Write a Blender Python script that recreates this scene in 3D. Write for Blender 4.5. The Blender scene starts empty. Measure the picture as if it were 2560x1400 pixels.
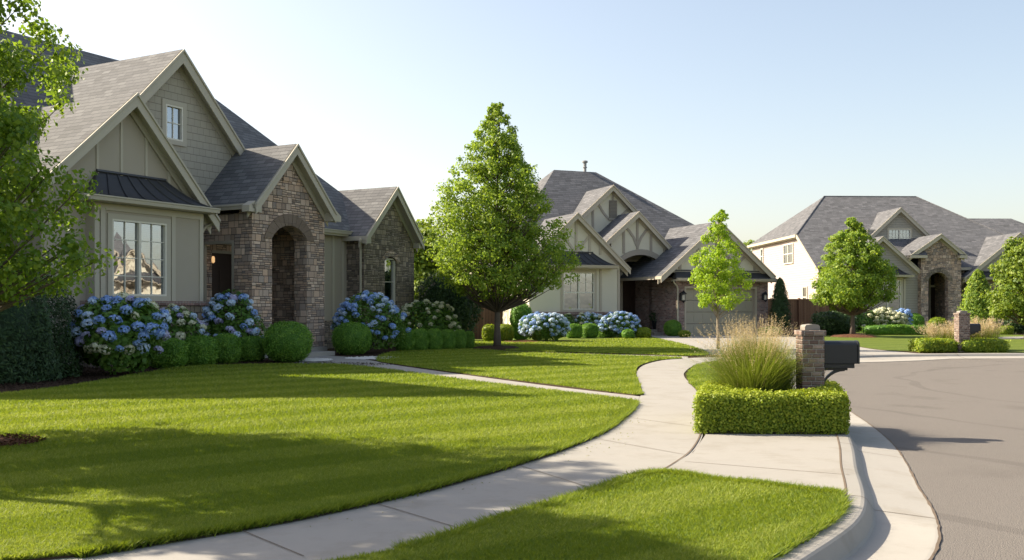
import bpy, math, random
import numpy as np
from mathutils import Vector
R = math.radians
random.seed(7)
rng = np.random.default_rng(11)
sc = bpy.context.scene
col = sc.collection
# ---------------------------------------------------------------- camera
HC, FPX, CX, HY = 1.45, 2450.0, 1280.0, 770.0      # eye height, focal length in photo pixels, principal column, horizon row
cd = bpy.data.cameras.new('camera'); cam = bpy.data.objects.new('camera', cd); col.objects.link(cam)
cam.location = (0, 0, HC); cam.rotation_euler = (R(90), 0, 0)
cd.sensor_width = 36; cd.lens = FPX / 2560 * 36; cd.shift_y = (HY - 700) / 2560
cd.clip_start = .1; cd.clip_end = 3000
cd.dof.use_dof = True; cd.dof.focus_distance = 13; cd.dof.aperture_fstop = 8
sc.camera = cam

def G(px, py, z=0.0):                      # point of the ground plane z that the photo shows at (px, py)
    Y = FPX * (HC - z) / (py - HY)
    return ((px - CX) / FPX * Y, Y)
def A(px, py, Y):                          # point at depth Y
    return ((px - CX) / FPX * Y, Y, HC + (HY - py) / FPX * Y)

# ---------------------------------------------------------------- objects
ORG = {}
def setp(o, label=None, cat=None, group=None, kind=None):
    if label: o['label'] = label
    if cat: o['category'] = cat
    if group: o['group'] = group
    if kind: o['kind'] = kind
    return o
def empty(name, loc, label, cat, group=None):
    o = bpy.data.objects.new(name, None); col.objects.link(o); o.location = loc
    o.empty_display_size = .3
    ORG[o.name] = Vector(loc)
    return setp(o, label, cat, group)
def org(o): return ORG.get(o.name, Vector((0, 0, 0)))
def copy_tree(o, parent=None):
    c = o.copy(); col.objects.link(c); c.parent = parent
    for ch in list(o.children): copy_tree(ch, c)
    return c

class MB:
    def __init__(s): s.v = []; s.f = []; s.m = []
    def add(s, vs, fs, m=0):
        b = len(s.v); s.v += [tuple(v) for v in vs]
        s.f += [tuple(b + i for i in f) for f in fs]; s.m += [m] * len(fs)
        return s
    def box(s, x0, x1, y0, y1, z0, z1, m=0):
        return s.add([(x, y, z) for z in (z0, z1) for x, y in ((x0, y0), (x1, y0), (x1, y1), (x0, y1))],
                     [(3, 2, 1, 0), (4, 5, 6, 7), (0, 1, 5, 4), (1, 2, 6, 5), (2, 3, 7, 6), (3, 0, 4, 7)], m)
    def tube(s, pts, rad, n=8, m=0, cap=True):
        pts = [Vector(p) for p in pts]; rings = []
        for i, p in enumerate(pts):
            d = (pts[min(i + 1, len(pts) - 1)] - pts[max(i - 1, 0)]).normalized()
            a = d.orthogonal().normalized() if i == 0 else (rings_a - d * rings_a.dot(d)).normalized()
            rings_a = a; b = d.cross(a)
            r = rad[i] if hasattr(rad, '__len__') else rad
            rings.append([p + (a * math.cos(t) + b * math.sin(t)) * r for t in [2 * math.pi * k / n for k in range(n)]])
        vs = [v for r in rings for v in r]; fs = []
        for i in range(len(pts) - 1):
            for k in range(n):
                fs.append((i * n + k, i * n + (k + 1) % n, (i + 1) * n + (k + 1) % n, (i + 1) * n + k))
        if cap: fs += [tuple(reversed(range(n))), tuple((len(pts) - 1) * n + k for k in range(n))]
        return s.add(vs, fs, m)
    def lathe(s, cx, cy, prof, n=16, m=0):
        vs = [(cx + r * math.cos(2 * math.pi * k / n), cy + r * math.sin(2 * math.pi * k / n), z) for r, z in prof for k in range(n)]
        fs = [(i * n + k, i * n + (k + 1) % n, (i + 1) * n + (k + 1) % n, (i + 1) * n + k) for i in range(len(prof) - 1) for k in range(n)]
        return s.add(vs, fs, m)
    def build(s, name, mats, parent=None, smooth=False, bevel=0):
        if not isinstance(mats, (list, tuple)): mats = [mats]
        o0 = org(parent) if parent else Vector((0, 0, 0))
        me = bpy.data.meshes.new(name)
        me.from_pydata([(v[0] - o0.x, v[1] - o0.y, v[2] - o0.z) for v in s.v], [], s.f)
        for m in mats: me.materials.append(m)
        me.polygons.foreach_set('material_index', s.m)
        uvl = me.uv_layers.new(name='UVMap'); me.update()
        for p in me.polygons:                       # metric UVs: u along the horizontal of the face, v up the face
            n = p.normal
            if abs(n.z) > .985: t = Vector((1, 0, 0)); b = Vector((0, 1, 0))
            else:
                t = Vector((-n.y, n.x, 0)).normalized(); b = n.cross(t)
            for li in p.loop_indices:
                c = me.vertices[me.loops[li].vertex_index].co + o0
                uvl.data[li].uv = (c.dot(t) + 300, c.dot(b) + 300)
        if smooth: me.polygons.foreach_set('use_smooth', [True] * len(me.polygons))
        o = bpy.data.objects.new(name, me); col.objects.link(o)
        if parent: o.parent = parent
        if bevel:
            md = o.modifiers.new('bevel', 'BEVEL'); md.width = bevel; md.segments = 2; md.limit_method = 'ANGLE'
        return o

# ---------------------------------------------------------------- materials
class NT:
    def __init__(s, name):
        s.mat = bpy.data.materials.new(name); s.mat.use_nodes = True
        s.t = s.mat.node_tree; s.b = s.t.nodes['Principled BSDF']; s.out = s.t.nodes['Material Output']
    def n(s, typ, **kw):
        nd = s.t.nodes.new(typ)
        for k, v in kw.items():
            if k.startswith('i_'): s.set(nd.inputs[k[2:].replace('_', ' ')], v)
            else: setattr(nd, k, v)
        return nd
    def set(s, inp, v):
        if isinstance(v, bpy.types.NodeSocket): s.t.links.new(v, inp)
        elif hasattr(inp.default_value, '__len__') and isinstance(v, (tuple, list)) and len(v) == 3 and len(inp.default_value) == 4: inp.default_value = (*v, 1)
        else: inp.default_value = v
    def m(s, op, a, b=0.0, c=None):
        nd = s.t.nodes.new('ShaderNodeMath'); nd.operation = op
        s.set(nd.inputs[0], a); s.set(nd.inputs[1], b)
        if c is not None: s.set(nd.inputs[2], c)
        return nd.outputs[0]
    def mix(s, f, a, b, blend='MIX'):
        nd = s.t.nodes.new('ShaderNodeMix'); nd.data_type = 'RGBA'; nd.blend_type = blend
        s.set(nd.inputs['Factor'], f); s.set(nd.inputs[6], a); s.set(nd.inputs[7], b)
        return nd.outputs[2]
    def ramp(s, f, cols, const=False):
        nd = s.t.nodes.new('ShaderNodeValToRGB'); cr = nd.color_ramp
        if const: cr.interpolation = 'CONSTANT'
        k = len(cols)
        for i, c in enumerate(cols):
            if isinstance(c[0], (tuple, list)): pos, c = c[1], c[0]
            else: pos = i / (k if const else max(1, k - 1))
            e = cr.elements[i] if i < 2 else cr.elements.new(min(1, pos))
            e.position = min(1, pos); e.color = (*c, 1)
        s.set(nd.inputs[0], f); return nd.outputs[0]
    def noise(s, scale, detail=3, rough=.6, vec=None, out='Fac'):
        nd = s.n('ShaderNodeTexNoise'); nd.inputs['Scale'].default_value = scale
        nd.inputs['Detail'].default_value = detail; nd.inputs['Roughness'].default_value = rough
        if vec is None:
            vec = s.n('ShaderNodeNewGeometry').outputs['Position']
        s.t.links.new(vec, nd.inputs['Vector']); return nd.outputs[out]
    def bump(s, h, strength=.5, dist=.01):
        nd = s.n('ShaderNodeBump', i_Strength=strength, i_Distance=dist, i_Height=h)
        s.t.links.new(nd.outputs[0], s.b.inputs['Normal'])
    def fin(s, color, rough=.8, spec=.3, metal=0):
        s.set(s.b.inputs['Base Color'], color); s.set(s.b.inputs['Roughness'], rough)
        s.b.inputs['Specular IOR Level'].default_value = spec; s.b.inputs['Metallic'].default_value = metal
        return s.mat

def plain(name, c, rough=.7, var=.12, scale=3, spec=.3, bump=.15, bscale=60, metal=0):
    t = NT(name)
    n1 = t.noise(scale, 4); n2 = t.noise(bscale, 3)
    dk = tuple(x * (1 - var) for x in c); lt = tuple(min(1, x * (1 + var)) for x in c)
    cc = t.mix(n1, dk, lt); cc = t.mix(t.m('MULTIPLY', n2, .25), cc, tuple(x * .7 for x in c))
    t.bump(n2, bump, .004)
    return t.fin(cc, rough, spec, metal)

def cells(t, w, h, split=False, shift=.5, rshift=0.0):
    uv = t.n('ShaderNodeUVMap').outputs[0]
    sp = t.n('ShaderNodeSeparateXYZ', i_Vector=uv)
    wob = t.noise(2.3, 2, .5, uv)
    u = t.m('ADD', sp.outputs[0], t.m('MULTIPLY', wob, .0 if not split else .03)); v = t.m('ADD', sp.outputs[1], t.m('MULTIPLY', wob, 0 if not split else .03))
    rv = t.m('DIVIDE', v, h); row = t.m('FLOOR', rv); fv = t.m('FRACT', rv)
    wr = t.n('ShaderNodeTexWhiteNoise', noise_dimensions='1D', i_W=row).outputs['Value']
    off = t.m('ADD', t.m('MULTIPLY', t.m('MODULO', row, 2.0), shift), t.m('MULTIPLY', wr, rshift))
    ru = t.m('ADD', t.m('DIVIDE', u, w), off); cu = t.m('FLOOR', ru); fu = t.m('FRACT', ru)
    hs = h; ws = w; idx = row; idu = cu
    if split:
        cv = t.n('ShaderNodeCombineXYZ', i_X=cu, i_Y=row).outputs[0]
        k = t.n('ShaderNodeTexWhiteNoise', noise_dimensions='3D', i_Vector=cv).outputs['Value']
        nn = t.m('ADD', 1.0, t.m('FLOOR', t.m('MULTIPLY', k, 2.999)))          # 1..3 courses
        f2 = t.m('MULTIPLY', fv, nn); sub = t.m('FLOOR', f2); fv = t.m('FRACT', f2)
        idx = t.m('ADD', row, t.m('MULTIPLY', sub, .27)); hs = t.m('DIVIDE', h, nn)
        k2 = t.n('ShaderNodeTexWhiteNoise', noise_dimensions='3D', i_Vector=t.n('ShaderNodeCombineXYZ', i_X=cu, i_Y=idx, i_Z=5.0).outputs[0]).outputs['Value']
        sp1 = t.m('ADD', .3, t.m('MULTIPLY', k2, .4))                           # uneven split in two
        left = t.m('LESS_THAN', fu, sp1)
        wl = t.m('MULTIPLY', sp1, w); wrr = t.m('SUBTRACT', w, wl)
        fl = t.m('DIVIDE', fu, sp1); fr = t.m('DIVIDE', t.m('SUBTRACT', fu, sp1), t.m('SUBTRACT', 1.0, sp1))
        il = t.m('SUBTRACT', 1.0, left)
        fu = t.m('ADD', t.m('MULTIPLY', fl, left), t.m('MULTIPLY', fr, il))
        ws = t.m('ADD', t.m('MULTIPLY', wl, left), t.m('MULTIPLY', wrr, il))
        idu = t.m('ADD', cu, t.m('MULTIPLY', left, .37))
    cv = t.n('ShaderNodeCombineXYZ', i_X=idu, i_Y=idx, i_Z=1.3).outputs[0]
    wn = t.n('ShaderNodeTexWhiteNoise', noise_dimensions='3D', i_Vector=cv)
    eu = t.m('MULTIPLY', t.m('MINIMUM', fu, t.m('SUBTRACT', 1.0, fu)), ws)
    ev = t.m('MULTIPLY', t.m('MINIMUM', fv, t.m('SUBTRACT', 1.0, fv)), hs)
    return wn.outputs['Value'], wn.outputs['Color'], fu, fv, eu, ev, uv

def cellmat(name, w, h, cols, joint, jw=.006, split=False, shift=.5, rshift=0, mode='block', bump=.6, dist=.02, rough=.85, grit=.3, jmin=0, spec=.25):
    t = NT(name)
    rnd, rc, fu, fv, eu, ev, uv = cells(t, w, h, split, shift, rshift)
    c = t.ramp(rnd, cols)
    g = t.noise(22, 4, .7, uv); g2 = t.noise(1.1, 3, .6, uv)
    c = t.mix(t.m('MULTIPLY', g, grit), c, tuple(x * .35 for x in cols[0]))
    c = t.mix(t.m('MULTIPLY', g2, .3), c, tuple(x * .6 for x in cols[len(cols) // 2]))
    if mode == 'block':
        e = t.m('MINIMUM', eu, ev); mk = t.m('LESS_THAN', e, jw)
        h_ = t.m('ADD', t.m('MINIMUM', t.m('DIVIDE', e, jw * 2.5), 1.0), t.m('ADD', t.m('MULTIPLY', rnd, .6), t.m('MULTIPLY', g, .6)))
    elif mode == 'shingle':
        a = t.m('LESS_THAN', t.m('MULTIPLY', fv, h), jw)
        b = t.m('LESS_THAN', eu, jw * .4)
        mk = t.m('MAXIMUM', t.m('MULTIPLY', a, .85), t.m('MULTIPLY', b, .55))
        h_ = t.m('ADD', t.m('SUBTRACT', 1.0, fv), t.m('ADD', t.m('MULTIPLY', rnd, .35), t.m('MULTIPLY', g, .15)))
    elif mode == 'lap':
        mk = t.m('MULTIPLY', t.m('LESS_THAN', t.m('MULTIPLY', fv, h), jw), .7)
        h_ = t.m('SUBTRACT', 1.0, fv)
    else:                                                       # planks: vertical boards
        mk = t.m('LESS_THAN', eu, jw)
        h_ = t.m('MINIMUM', t.m('DIVIDE', eu, jw * 2), 1.0)
    c = t.mix(mk, c, joint)
    t.bump(h_, bump, dist)
    return t.fin(c, rough, spec)

def leafmat(name, c1, c2, c3=None, trans=.35, rough=.55):
    t = NT(name)
    at = t.n('ShaderNodeAttribute', attribute_name='rnd').outputs['Fac']
    c = t.ramp(at, [c1, c2, c3 or c2])
    t.fin(c, rough, .35)
    tr = t.n('ShaderNodeBsdfTranslucent', i_Color=t.mix(.5, c, tuple(min(1, x * y) for x, y in zip(c2, (1.9, 1.7, .6)))))
    mx = t.n('ShaderNodeMixShader'); mx.inputs[0].default_value = trans
    t.t.links.new(t.b.outputs[0], mx.inputs[1]); t.t.links.new(tr.outputs[0], mx.inputs[2]); t.t.links.new(mx.outputs[0], t.out.inputs[0])
    return t.mat

STONE = cellmat('ledge_stone', .40, .20, [(0.165, 0.129, 0.109), (0.578, 0.415, 0.311), (0.317, 0.257, 0.22), (0.825, 0.629, 0.486), (0.22, 0.194, 0.183), (0.688, 0.472, 0.334), (0.427, 0.358, 0.311)], (0.0825, 0.0758, 0.0714), .006, split=True, rshift=.8, bump=.9, dist=.025)
STONE2 = cellmat('grey_ledge_stone', .38, .19, [(0.138, 0.112, 0.091), (0.372, 0.304, 0.227), (0.24, 0.198, 0.156), (0.504, 0.409, 0.319), (0.18, 0.155, 0.13)], (0.072, 0.0657, 0.0585), .006, split=True, rshift=.8, bump=.9, dist=.025)
BRICK = cellmat('red_brown_brick', .23, .082, [(0.154, 0.0966, 0.084), (0.354, 0.225, 0.193), (0.246, 0.161, 0.143), (0.447, 0.322, 0.277), (0.2, 0.161, 0.151)], (0.354, 0.33, 0.302), .005, bump=.5, dist=.012)
BRICKM = cellmat('mailbox_brick', .12, .056, [(0.1, 0.0673, 0.0587), (0.286, 0.164, 0.135), (0.157, 0.116, 0.0983), (0.515, 0.389, 0.317), (0.2, 0.135, 0.111), (0.358, 0.247, 0.206), (0.143, 0.105, 0.092)], (0.543, 0.493, 0.428), .004, bump=1.0, dist=.016, grit=.75, rshift=.6)
SHING = cellmat('roof_shingle', .33, .17, [(0.119, 0.118, 0.12), (0.188, 0.186, 0.186), (0.144, 0.143, 0.147), (0.231, 0.229, 0.228)], (0.0568, 0.0583, 0.0607), .024, mode='shingle', shift=.37, rshift=.7, bump=.6, dist=.02, rough=.9, grit=.35)
SHINGG = cellmat('grey_roof_shingle', .36, .19, [(0.0998, 0.101, 0.107), (0.173, 0.173, 0.184), (0.131, 0.131, 0.139), (0.215, 0.213, 0.224)], (0.0575, 0.0593, 0.0626), .028, mode='shingle', shift=.37, rshift=.8, bump=.6, dist=.02, rough=.9, grit=.4)
SHAKE = cellmat('shake_siding', .24, .21, [(0.386, 0.353, 0.29), (0.419, 0.384, 0.314), (0.399, 0.365, 0.302)], (0.142, 0.126, 0.105), .014, mode='shingle', shift=.45, rshift=.5, bump=.5, dist=.015, grit=.08)
LAP = cellmat('taupe_lap_siding', 5, .17, [(0.391, 0.362, 0.305), (0.408, 0.38, 0.322)], (0.172, 0.161, 0.132), .016, mode='lap', bump=.6, dist=.02, grit=.05)
LAPC = cellmat('cream_lap_siding', 5, .17, [(0.461, 0.394, 0.365), (0.483, 0.413, 0.381)], (0.221, 0.18, 0.168), .015, mode='lap', bump=.6, dist=.02, grit=.05)
FENCEM = cellmat('cedar_boards', .14, 30, [(.16, .078, .042), (.28, .145, .085), (.21, .105, .06), (.33, .18, .105)], (.03, .018, .012), .006, mode='plank', bump=.6, dist=.012, grit=.45, shift=0)
SIDING = plain('taupe_siding', (0.387, 0.343, 0.277), .75, .05, 1.2)
TRIM = plain('taupe_trim', (0.459, 0.419, 0.338), .6, .05, 2)
TRIMD = plain('dark_taupe_trim', (0.351, 0.317, 0.257), .6, .05, 2)
STUC = plain('cream_stucco', (0.644, 0.598, 0.483), .9, .05, 2, bump=.3)
TRIM2 = plain('grey_brown_trim', (0.351, 0.305, 0.254), .7, .05, 2)
TRIM2L = plain('light_brown_trim', (0.468, 0.41, 0.325), .7, .05, 2)
TRIM3 = plain('cream_trim', (.50, .45, .35), .6, .05, 2)
WHITE = plain('cream_white_paint', (.72, .68, .58), .5, .03, 2, spec=.4)
METALR = plain('dark_metal_roof', (0.0608, 0.0608, 0.0672), .45, .2, 1.5, spec=.5, bump=.05, metal=.3)
BLACKM = plain('black_painted_metal', (0.0156, 0.0169, 0.0195), .42, .2, 4, spec=.5, bump=.08)
DOORM = plain('dark_wood_door', (.035, .02, .014), .45, .3, 6)
GARM = plain('taupe_garage_door', (0.405, 0.365, 0.29), .55, .05, 1)
DARK = plain('dark_interior', (.03, .027, .024), .9, .1, 1)  # near black, standing in for the shade of rooms and porch
PORCH = plain('porch_ceiling_paint', (0.26, 0.24, 0.202), .8, .05, 1)
BLIND = cellmat('window_backing', 5, .05, [(.20, .18, .155), (.22, .20, .17)], (.07, .065, .06), .009, mode='lap', bump=.6, dist=.01, grit=.02)
CURT = plain('curtain_cloth', (.11, .095, .08), .9, .3, 5)
BARK = plain('tree_bark', (.12, .095, .075), .9, .35, 9, bump=.8, bscale=30)
BARKL = plain('young_tree_bark', (.30, .24, .17), .9, .3, 9, bump=.8, bscale=30)
def glassmat(name, tint=(.02, .025, .03)):
    t = NT(name); t.fin(tint, .03, .9)
    gl = t.n('ShaderNodeBsdfGlossy', i_Color=(.9, .95, 1, 1), i_Roughness=.015)
    tp = t.n('ShaderNodeBsdfTransparent', i_Color=(.62, .66, .68, 1))
    wav = t.noise(1.6, 2); bp = t.n('ShaderNodeBump', i_Strength=.06, i_Distance=.05, i_Height=wav); t.t.links.new(bp.outputs[0], gl.inputs['Normal'])
    lw = t.n('ShaderNodeLayerWeight', i_Blend=.35)
    f = t.m('ADD', .35, t.m('MULTIPLY', lw.outputs['Fresnel'], .6))
    mx = t.n('ShaderNodeMixShader', i_Fac=f); t.t.links.new(tp.outputs[0], mx.inputs[1]); t.t.links.new(gl.outputs[0], mx.inputs[2])
    t.t.links.new(mx.outputs[0], t.out.inputs[0]); return t.mat
GLASS = glassmat('window_glass')
def lampmat():
    t = NT('lamp_glow'); t.fin((1, .8, .5)); t.b.inputs['Emission Color'].default_value = (1, .55, .22, 1); t.b.inputs['Emission Strength'].default_value = .3; return t.mat
LAMPG = lampmat()

def concrete(name, c, sc_=1.0):
    t = NT(name)
    a = t.noise(.45 * sc_, 5, .65); b = t.noise(7, 5, .75); d = t.noise(170, 2, .6); e = t.noise(1.7, 6, .7)
    cc = t.mix(a, tuple(x * .82 for x in c), tuple(min(1, x * 1.1) for x in c))
    cc = t.mix(t.m('MULTIPLY', b, .36), cc, tuple(x * .72 for x in c))
    st = t.m('MULTIPLY', t.m('SUBTRACT', t.m('MAXIMUM', e, .50), .50), 2.2)
    cc = t.mix(st, cc, (c[0] * .62, c[1] * .58, c[2] * .5))
    cc = t.mix(t.m('MULTIPLY', t.m('GREATER_THAN', d, .66), .35), cc, tuple(x * .5 for x in c))
    t.bump(t.m('ADD', b, d), .25, .004); return t.fin(cc, .85, .25)
CONC = concrete('pavement_concrete', (.335, .315, .283))
CONCG = concrete('gutter_concrete', (0.376, 0.352, 0.315))
JOINT = plain('joint_dirt', (0.15, 0.112, 0.08), .95, .3, 8)
def asphalt():
    t = NT('asphalt')
    a = t.noise(.16, 4, .6); b = t.noise(2.2, 5, .7); d = t.noise(95, 2, .7); g = t.n('ShaderNodeNewGeometry').outputs['Position']
    vo = t.n('ShaderNodeTexVoronoi', i_Scale=110.0); t.t.links.new(g, vo.inputs['Vector'])
    cc = t.mix(a, (.155, .139, .124), (.18, .162, .146)); cc = t.mix(t.m('MULTIPLY', b, .35), cc, (.125, .11, .098))
    cc = t.mix(t.m('MULTIPLY', t.m('GREATER_THAN', d, .54), .35), cc, (.09, .08, .073)); cc = t.mix(t.m('MULTIPLY', t.m('LESS_THAN', vo.outputs['Distance'], .30), .35), cc, (.34, .31, .27))
    st = t.m('MULTIPLY', t.m('MAXIMUM', t.m('SUBTRACT', t.noise(.8, 3, .5), .58), 0.0), 3.0); cc = t.mix(t.m('MINIMUM', st, .45), cc, (.09, .08, .07))
    sp = t.n('ShaderNodeSeparateXYZ', i_Vector=g)
    dx = t.m('SUBTRACT', sp.outputs[0], 17.5); dy = t.m('SUBTRACT', sp.outputs[1], 18.5); rr = t.m('SQRT', t.m('ADD', t.m('MULTIPLY', dx, dx), t.m('MULTIPLY', dy, dy)))
    w = t.m('ADD', rr, t.m('MULTIPLY', t.noise(.3, 2), 1.4)); ln = t.m('LESS_THAN', t.m('ABSOLUTE', t.m('SUBTRACT', t.m('FRACT', t.m('DIVIDE', w, 2.9)), .5)), .03)
    cc = t.mix(t.m('MULTIPLY', t.m('MULTIPLY', ln, t.noise(.5, 2)), .6), cc, (.09, .08, .072))
    # fine cracks
    vc = t.n('ShaderNodeTexVoronoi', i_Scale=.16, feature='DISTANCE_TO_EDGE'); wv = t.n('ShaderNodeVectorMath', operation='ADD'); t.t.links.new(g, wv.inputs[0]); t.t.links.new(t.noise(1.3, 4, .7, out='Color'), wv.inputs[1]); t.t.links.new(wv.outputs[0], vc.inputs['Vector'])
    ck = t.m('LESS_THAN', vc.outputs['Distance'], .0006); cc = t.mix(t.m('MULTIPLY', ck, t.m('MULTIPLY', t.m('GREATER_THAN', t.noise(.2, 2), .55), .5)), cc, (.08, .07, .06))
    t.bump(t.m('ADD', d, vo.outputs['Distance']), .6, .008); return t.fin(cc, .9, .2)
ASPH = asphalt()
def lawnmat(name, far=False):
    t = NT(name)
    a = t.noise(.35, 4, .6); b = t.noise(4.5, 4, .7); d = t.noise(60, 3, .7)
    g = t.n('ShaderNodeNewGeometry').outputs['Position']; sp = t.n('ShaderNodeSeparateXYZ', i_Vector=g)
    q = t.m('ADD', t.m('MULTIPLY', sp.outputs[0], -.62), t.m('MULTIPLY', sp.outputs[1], .78))
    st = t.m('LESS_THAN', t.m('FRACT', t.m('DIVIDE', q, 1.3)), .5)  # mown stripes: sheen of the leaning blades put into the colour
    cc = t.mix(a, (0.105, 0.147, 0.0225), (0.158, 0.188, 0.03)); cc = t.mix(t.m('MULTIPLY', b, .5), cc, (0.075, 0.123, 0.021))
    cc = t.mix(t.m('MULTIPLY', st, .22), cc, (0.203, 0.232, 0.048)); cc = t.mix(t.m('MULTIPLY', d, .4), cc, (0.042, 0.075, 0.015))
    t.bump(d, .9, .03); return t.fin(cc, .9, .1)
LAWN = lawnmat('lawn_turf')
SOIL = plain('soil', (.055, .036, .022), .95, .3, 14, bump=.8, bscale=60)
def mulchmat(name, c):
    t = NT(name)
    vo = t.n('ShaderNodeTexVoronoi', i_Scale=42.0, i_Randomness=1.0); mp = t.n('ShaderNodeMapping'); mp.inputs['Scale'].default_value = (1, .45, 1)
    t.t.links.new(t.n('ShaderNodeNewGeometry').outputs['Position'], mp.inputs[0]); t.t.links.new(mp.outputs[0], vo.inputs['Vector'])
    r = t.n('ShaderNodeSeparateColor', i_Color=vo.outputs['Color']).outputs[0]
    cc = t.ramp(r, [tuple(x * .45 for x in c), c, tuple(x * 1.7 for x in c)]); cc = t.mix(t.m('MULTIPLY', t.noise(3, 3), .4), cc, tuple(x * .4 for x in c))
    t.bump(t.m('ADD', r, vo.outputs['Distance']), .9, .03); return t.fin(cc, .95, .1)
MULCH = mulchmat('bark_mulch', (.06, .038, .025)); MULCHR = mulchmat('red_bark_mulch', (.15, .07, .04))
GREY_ST = plain('limestone', (.26, .235, .205), .8, .2, 9, bump=.6)
PEB = plain('white_pebble', (.62, .59, .55), .8, .2, 20)

# ---------------------------------------------------------------- foliage helpers
def quads_object(name, P, mat, rnd, parent=None, tri=False, smooth=False):
    """P: (N,k,3) world coordinates of k-cornered faces; rnd: one value per face"""
    n, k = P.shape[:2]; o0 = np.array(org(parent)) if parent else np.zeros(3)
    me = bpy.data.meshes.new(name)
    me.vertices.add(n * k); me.vertices.foreach_set('co', (P.reshape(-1, 3) - o0).astype(np.float32).ravel())
    me.loops.add(n * k); me.loops.foreach_set('vertex_index', np.arange(n * k, dtype=np.int32))
    me.polygons.add(n); me.polygons.foreach_set('loop_start', np.arange(0, n * k, k, dtype=np.int32))
    me.update(calc_edges=True)
    at = me.attributes.new('rnd', 'FLOAT', 'FACE'); at.data.foreach_set('value', rnd.astype(np.float32))
    for m in (mat if isinstance(mat, (list, tuple)) else [mat]): me.materials.append(m)
    o = bpy.data.objects.new(name, me); col.objects.link(o)
    if parent: o.parent = parent
    return o
def unit(a): return a / np.maximum(1e-9, np.linalg.norm(a, axis=-1, keepdims=True))
def leaves(C, Nn, size, jit=.8, aspect=.62, droop=0, var=.35):
    """kite leaf at each centre C facing roughly Nn"""
    n = len(C)
    nr = unit(Nn + jit * rng.normal(size=(n, 3)) * .6)
    t = unit(np.cross(nr, rng.normal(size=(n, 3)))); t[:, 2] -= droop; t = unit(t)
    b = unit(np.cross(nr, t)); s = (size * (1 + var * rng.uniform(-1, 1, n)))[:, None]
    fold = nr * s * .12
    return np.stack([C - t * s * .5, C + b * s * aspect * .5 + fold, C + t * s * .5, C - b * s * aspect * .5 + fold], 1)
def lump(D, seed, amp, freq=3.0):
    r = np.random.default_rng(seed); out = np.zeros(len(D))
    for i in range(6):
        w = r.normal(size=3) * freq * (1 + .4 * i); out += np.sin(D @ w + r.uniform(0, 6.28)) / (1 + .5 * i)
    return 1 + amp * out / 2
# ---------------------------------------------------------------- ground, road, walks
def smooth(pts, k=6, closed=False):
    out = []; n = len(pts)
    rngi = range(n if closed else n - 1)
    for i in rngi:
        g = (lambda j: pts[j % n]) if closed else (lambda j: pts[max(0, min(n - 1, j))])
        p0, p1, p2, p3 = g(i - 1), g(i), g(i + 1), g(i + 2)
        for q in range(k):
            t = q / k
            out.append(tuple(.5 * (2 * b + (c - a) * t + (2 * a - 5 * b + 4 * c - d) * t * t + (3 * b - a - 3 * c + d) * t ** 3) for a, b, c, d in zip(p0, p1, p2, p3)))
    if not closed: out.append(tuple(pts[-1]))
    return out
def GG(lst, z=0.0): return [G(a, b, z) for a, b in lst]
def sheet(name, poly, z, mat, skirt=0, smat=None, jit=0, **kw):
    if jit: poly = [(x + random.uniform(-jit, jit), y + random.uniform(-jit, jit)) for x, y in poly]
    mb = MB(); n = len(poly)
    ar = sum(poly[i][0] * poly[(i + 1) % n][1] - poly[(i + 1) % n][0] * poly[i][1] for i in range(n))
    if ar < 0: poly = poly[::-1]
    mb.add([(x, y, z) for x, y in poly], [tuple(range(n))])
    if skirt: mb.add([(x, y, zz) for zz in (z, z - skirt) for x, y in poly], [(i, n + i, n + (i + 1) % n, (i + 1) % n) for i in range(n)], 1)
    o = mb.build(name, [mat, smat or mat]); setp(o, kind='structure'); return o

# curb line: inner (land side) edge, from behind the camera to the head of the turning circle
curb = smooth([(-4.5, -6), (-1.9, 0), (-.3, 3), (.78, 4.6), (1.60, 5.75), (2.22, 6.7), (2.60, 7.6), (3.0, 8.9), (3.42, 10.2), (3.82, 11.6), (4.18, 13.2), (4.52, 15), (4.98, 17.4), (5.82, 20.5), (6.98, 24), (8.15, 27.2), (9.4, 29.2), (11.2, 30.3), (13.5, 30.9), (17, 31.2), (22, 31.3), (30, 31.4), (60, 31.5)], 12)
def offs(path, d):
    out = []
    for i, p in enumerate(path):
        a = path[max(0, i - 1)]; b = path[min(len(path) - 1, i + 1)]
        dx, dy = b[0] - a[0], b[1] - a[1]; l = math.hypot(dx, dy); out.append((p[0] + dy / l * d, p[1] - dx / l * d))
    return out
land = curb + [(60, 900), (-900, 900), (-900, -6)]
sheet('ground', land, 0, MULCH)
mb = MB(); mb.add([(-2500, -300, -.3), (2500, -300, -.3), (2500, 2500, -.3), (-2500, 2500, -.3)], [(0, 1, 2, 3)])
setp(mb.build('terrain', LAWN), kind='structure')

# road
c_out = offs(curb, .16); g_out = offs(curb, .62)
road = g_out + [(60, -6), ]
sheet('road', road, -.125, ASPH)
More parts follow.
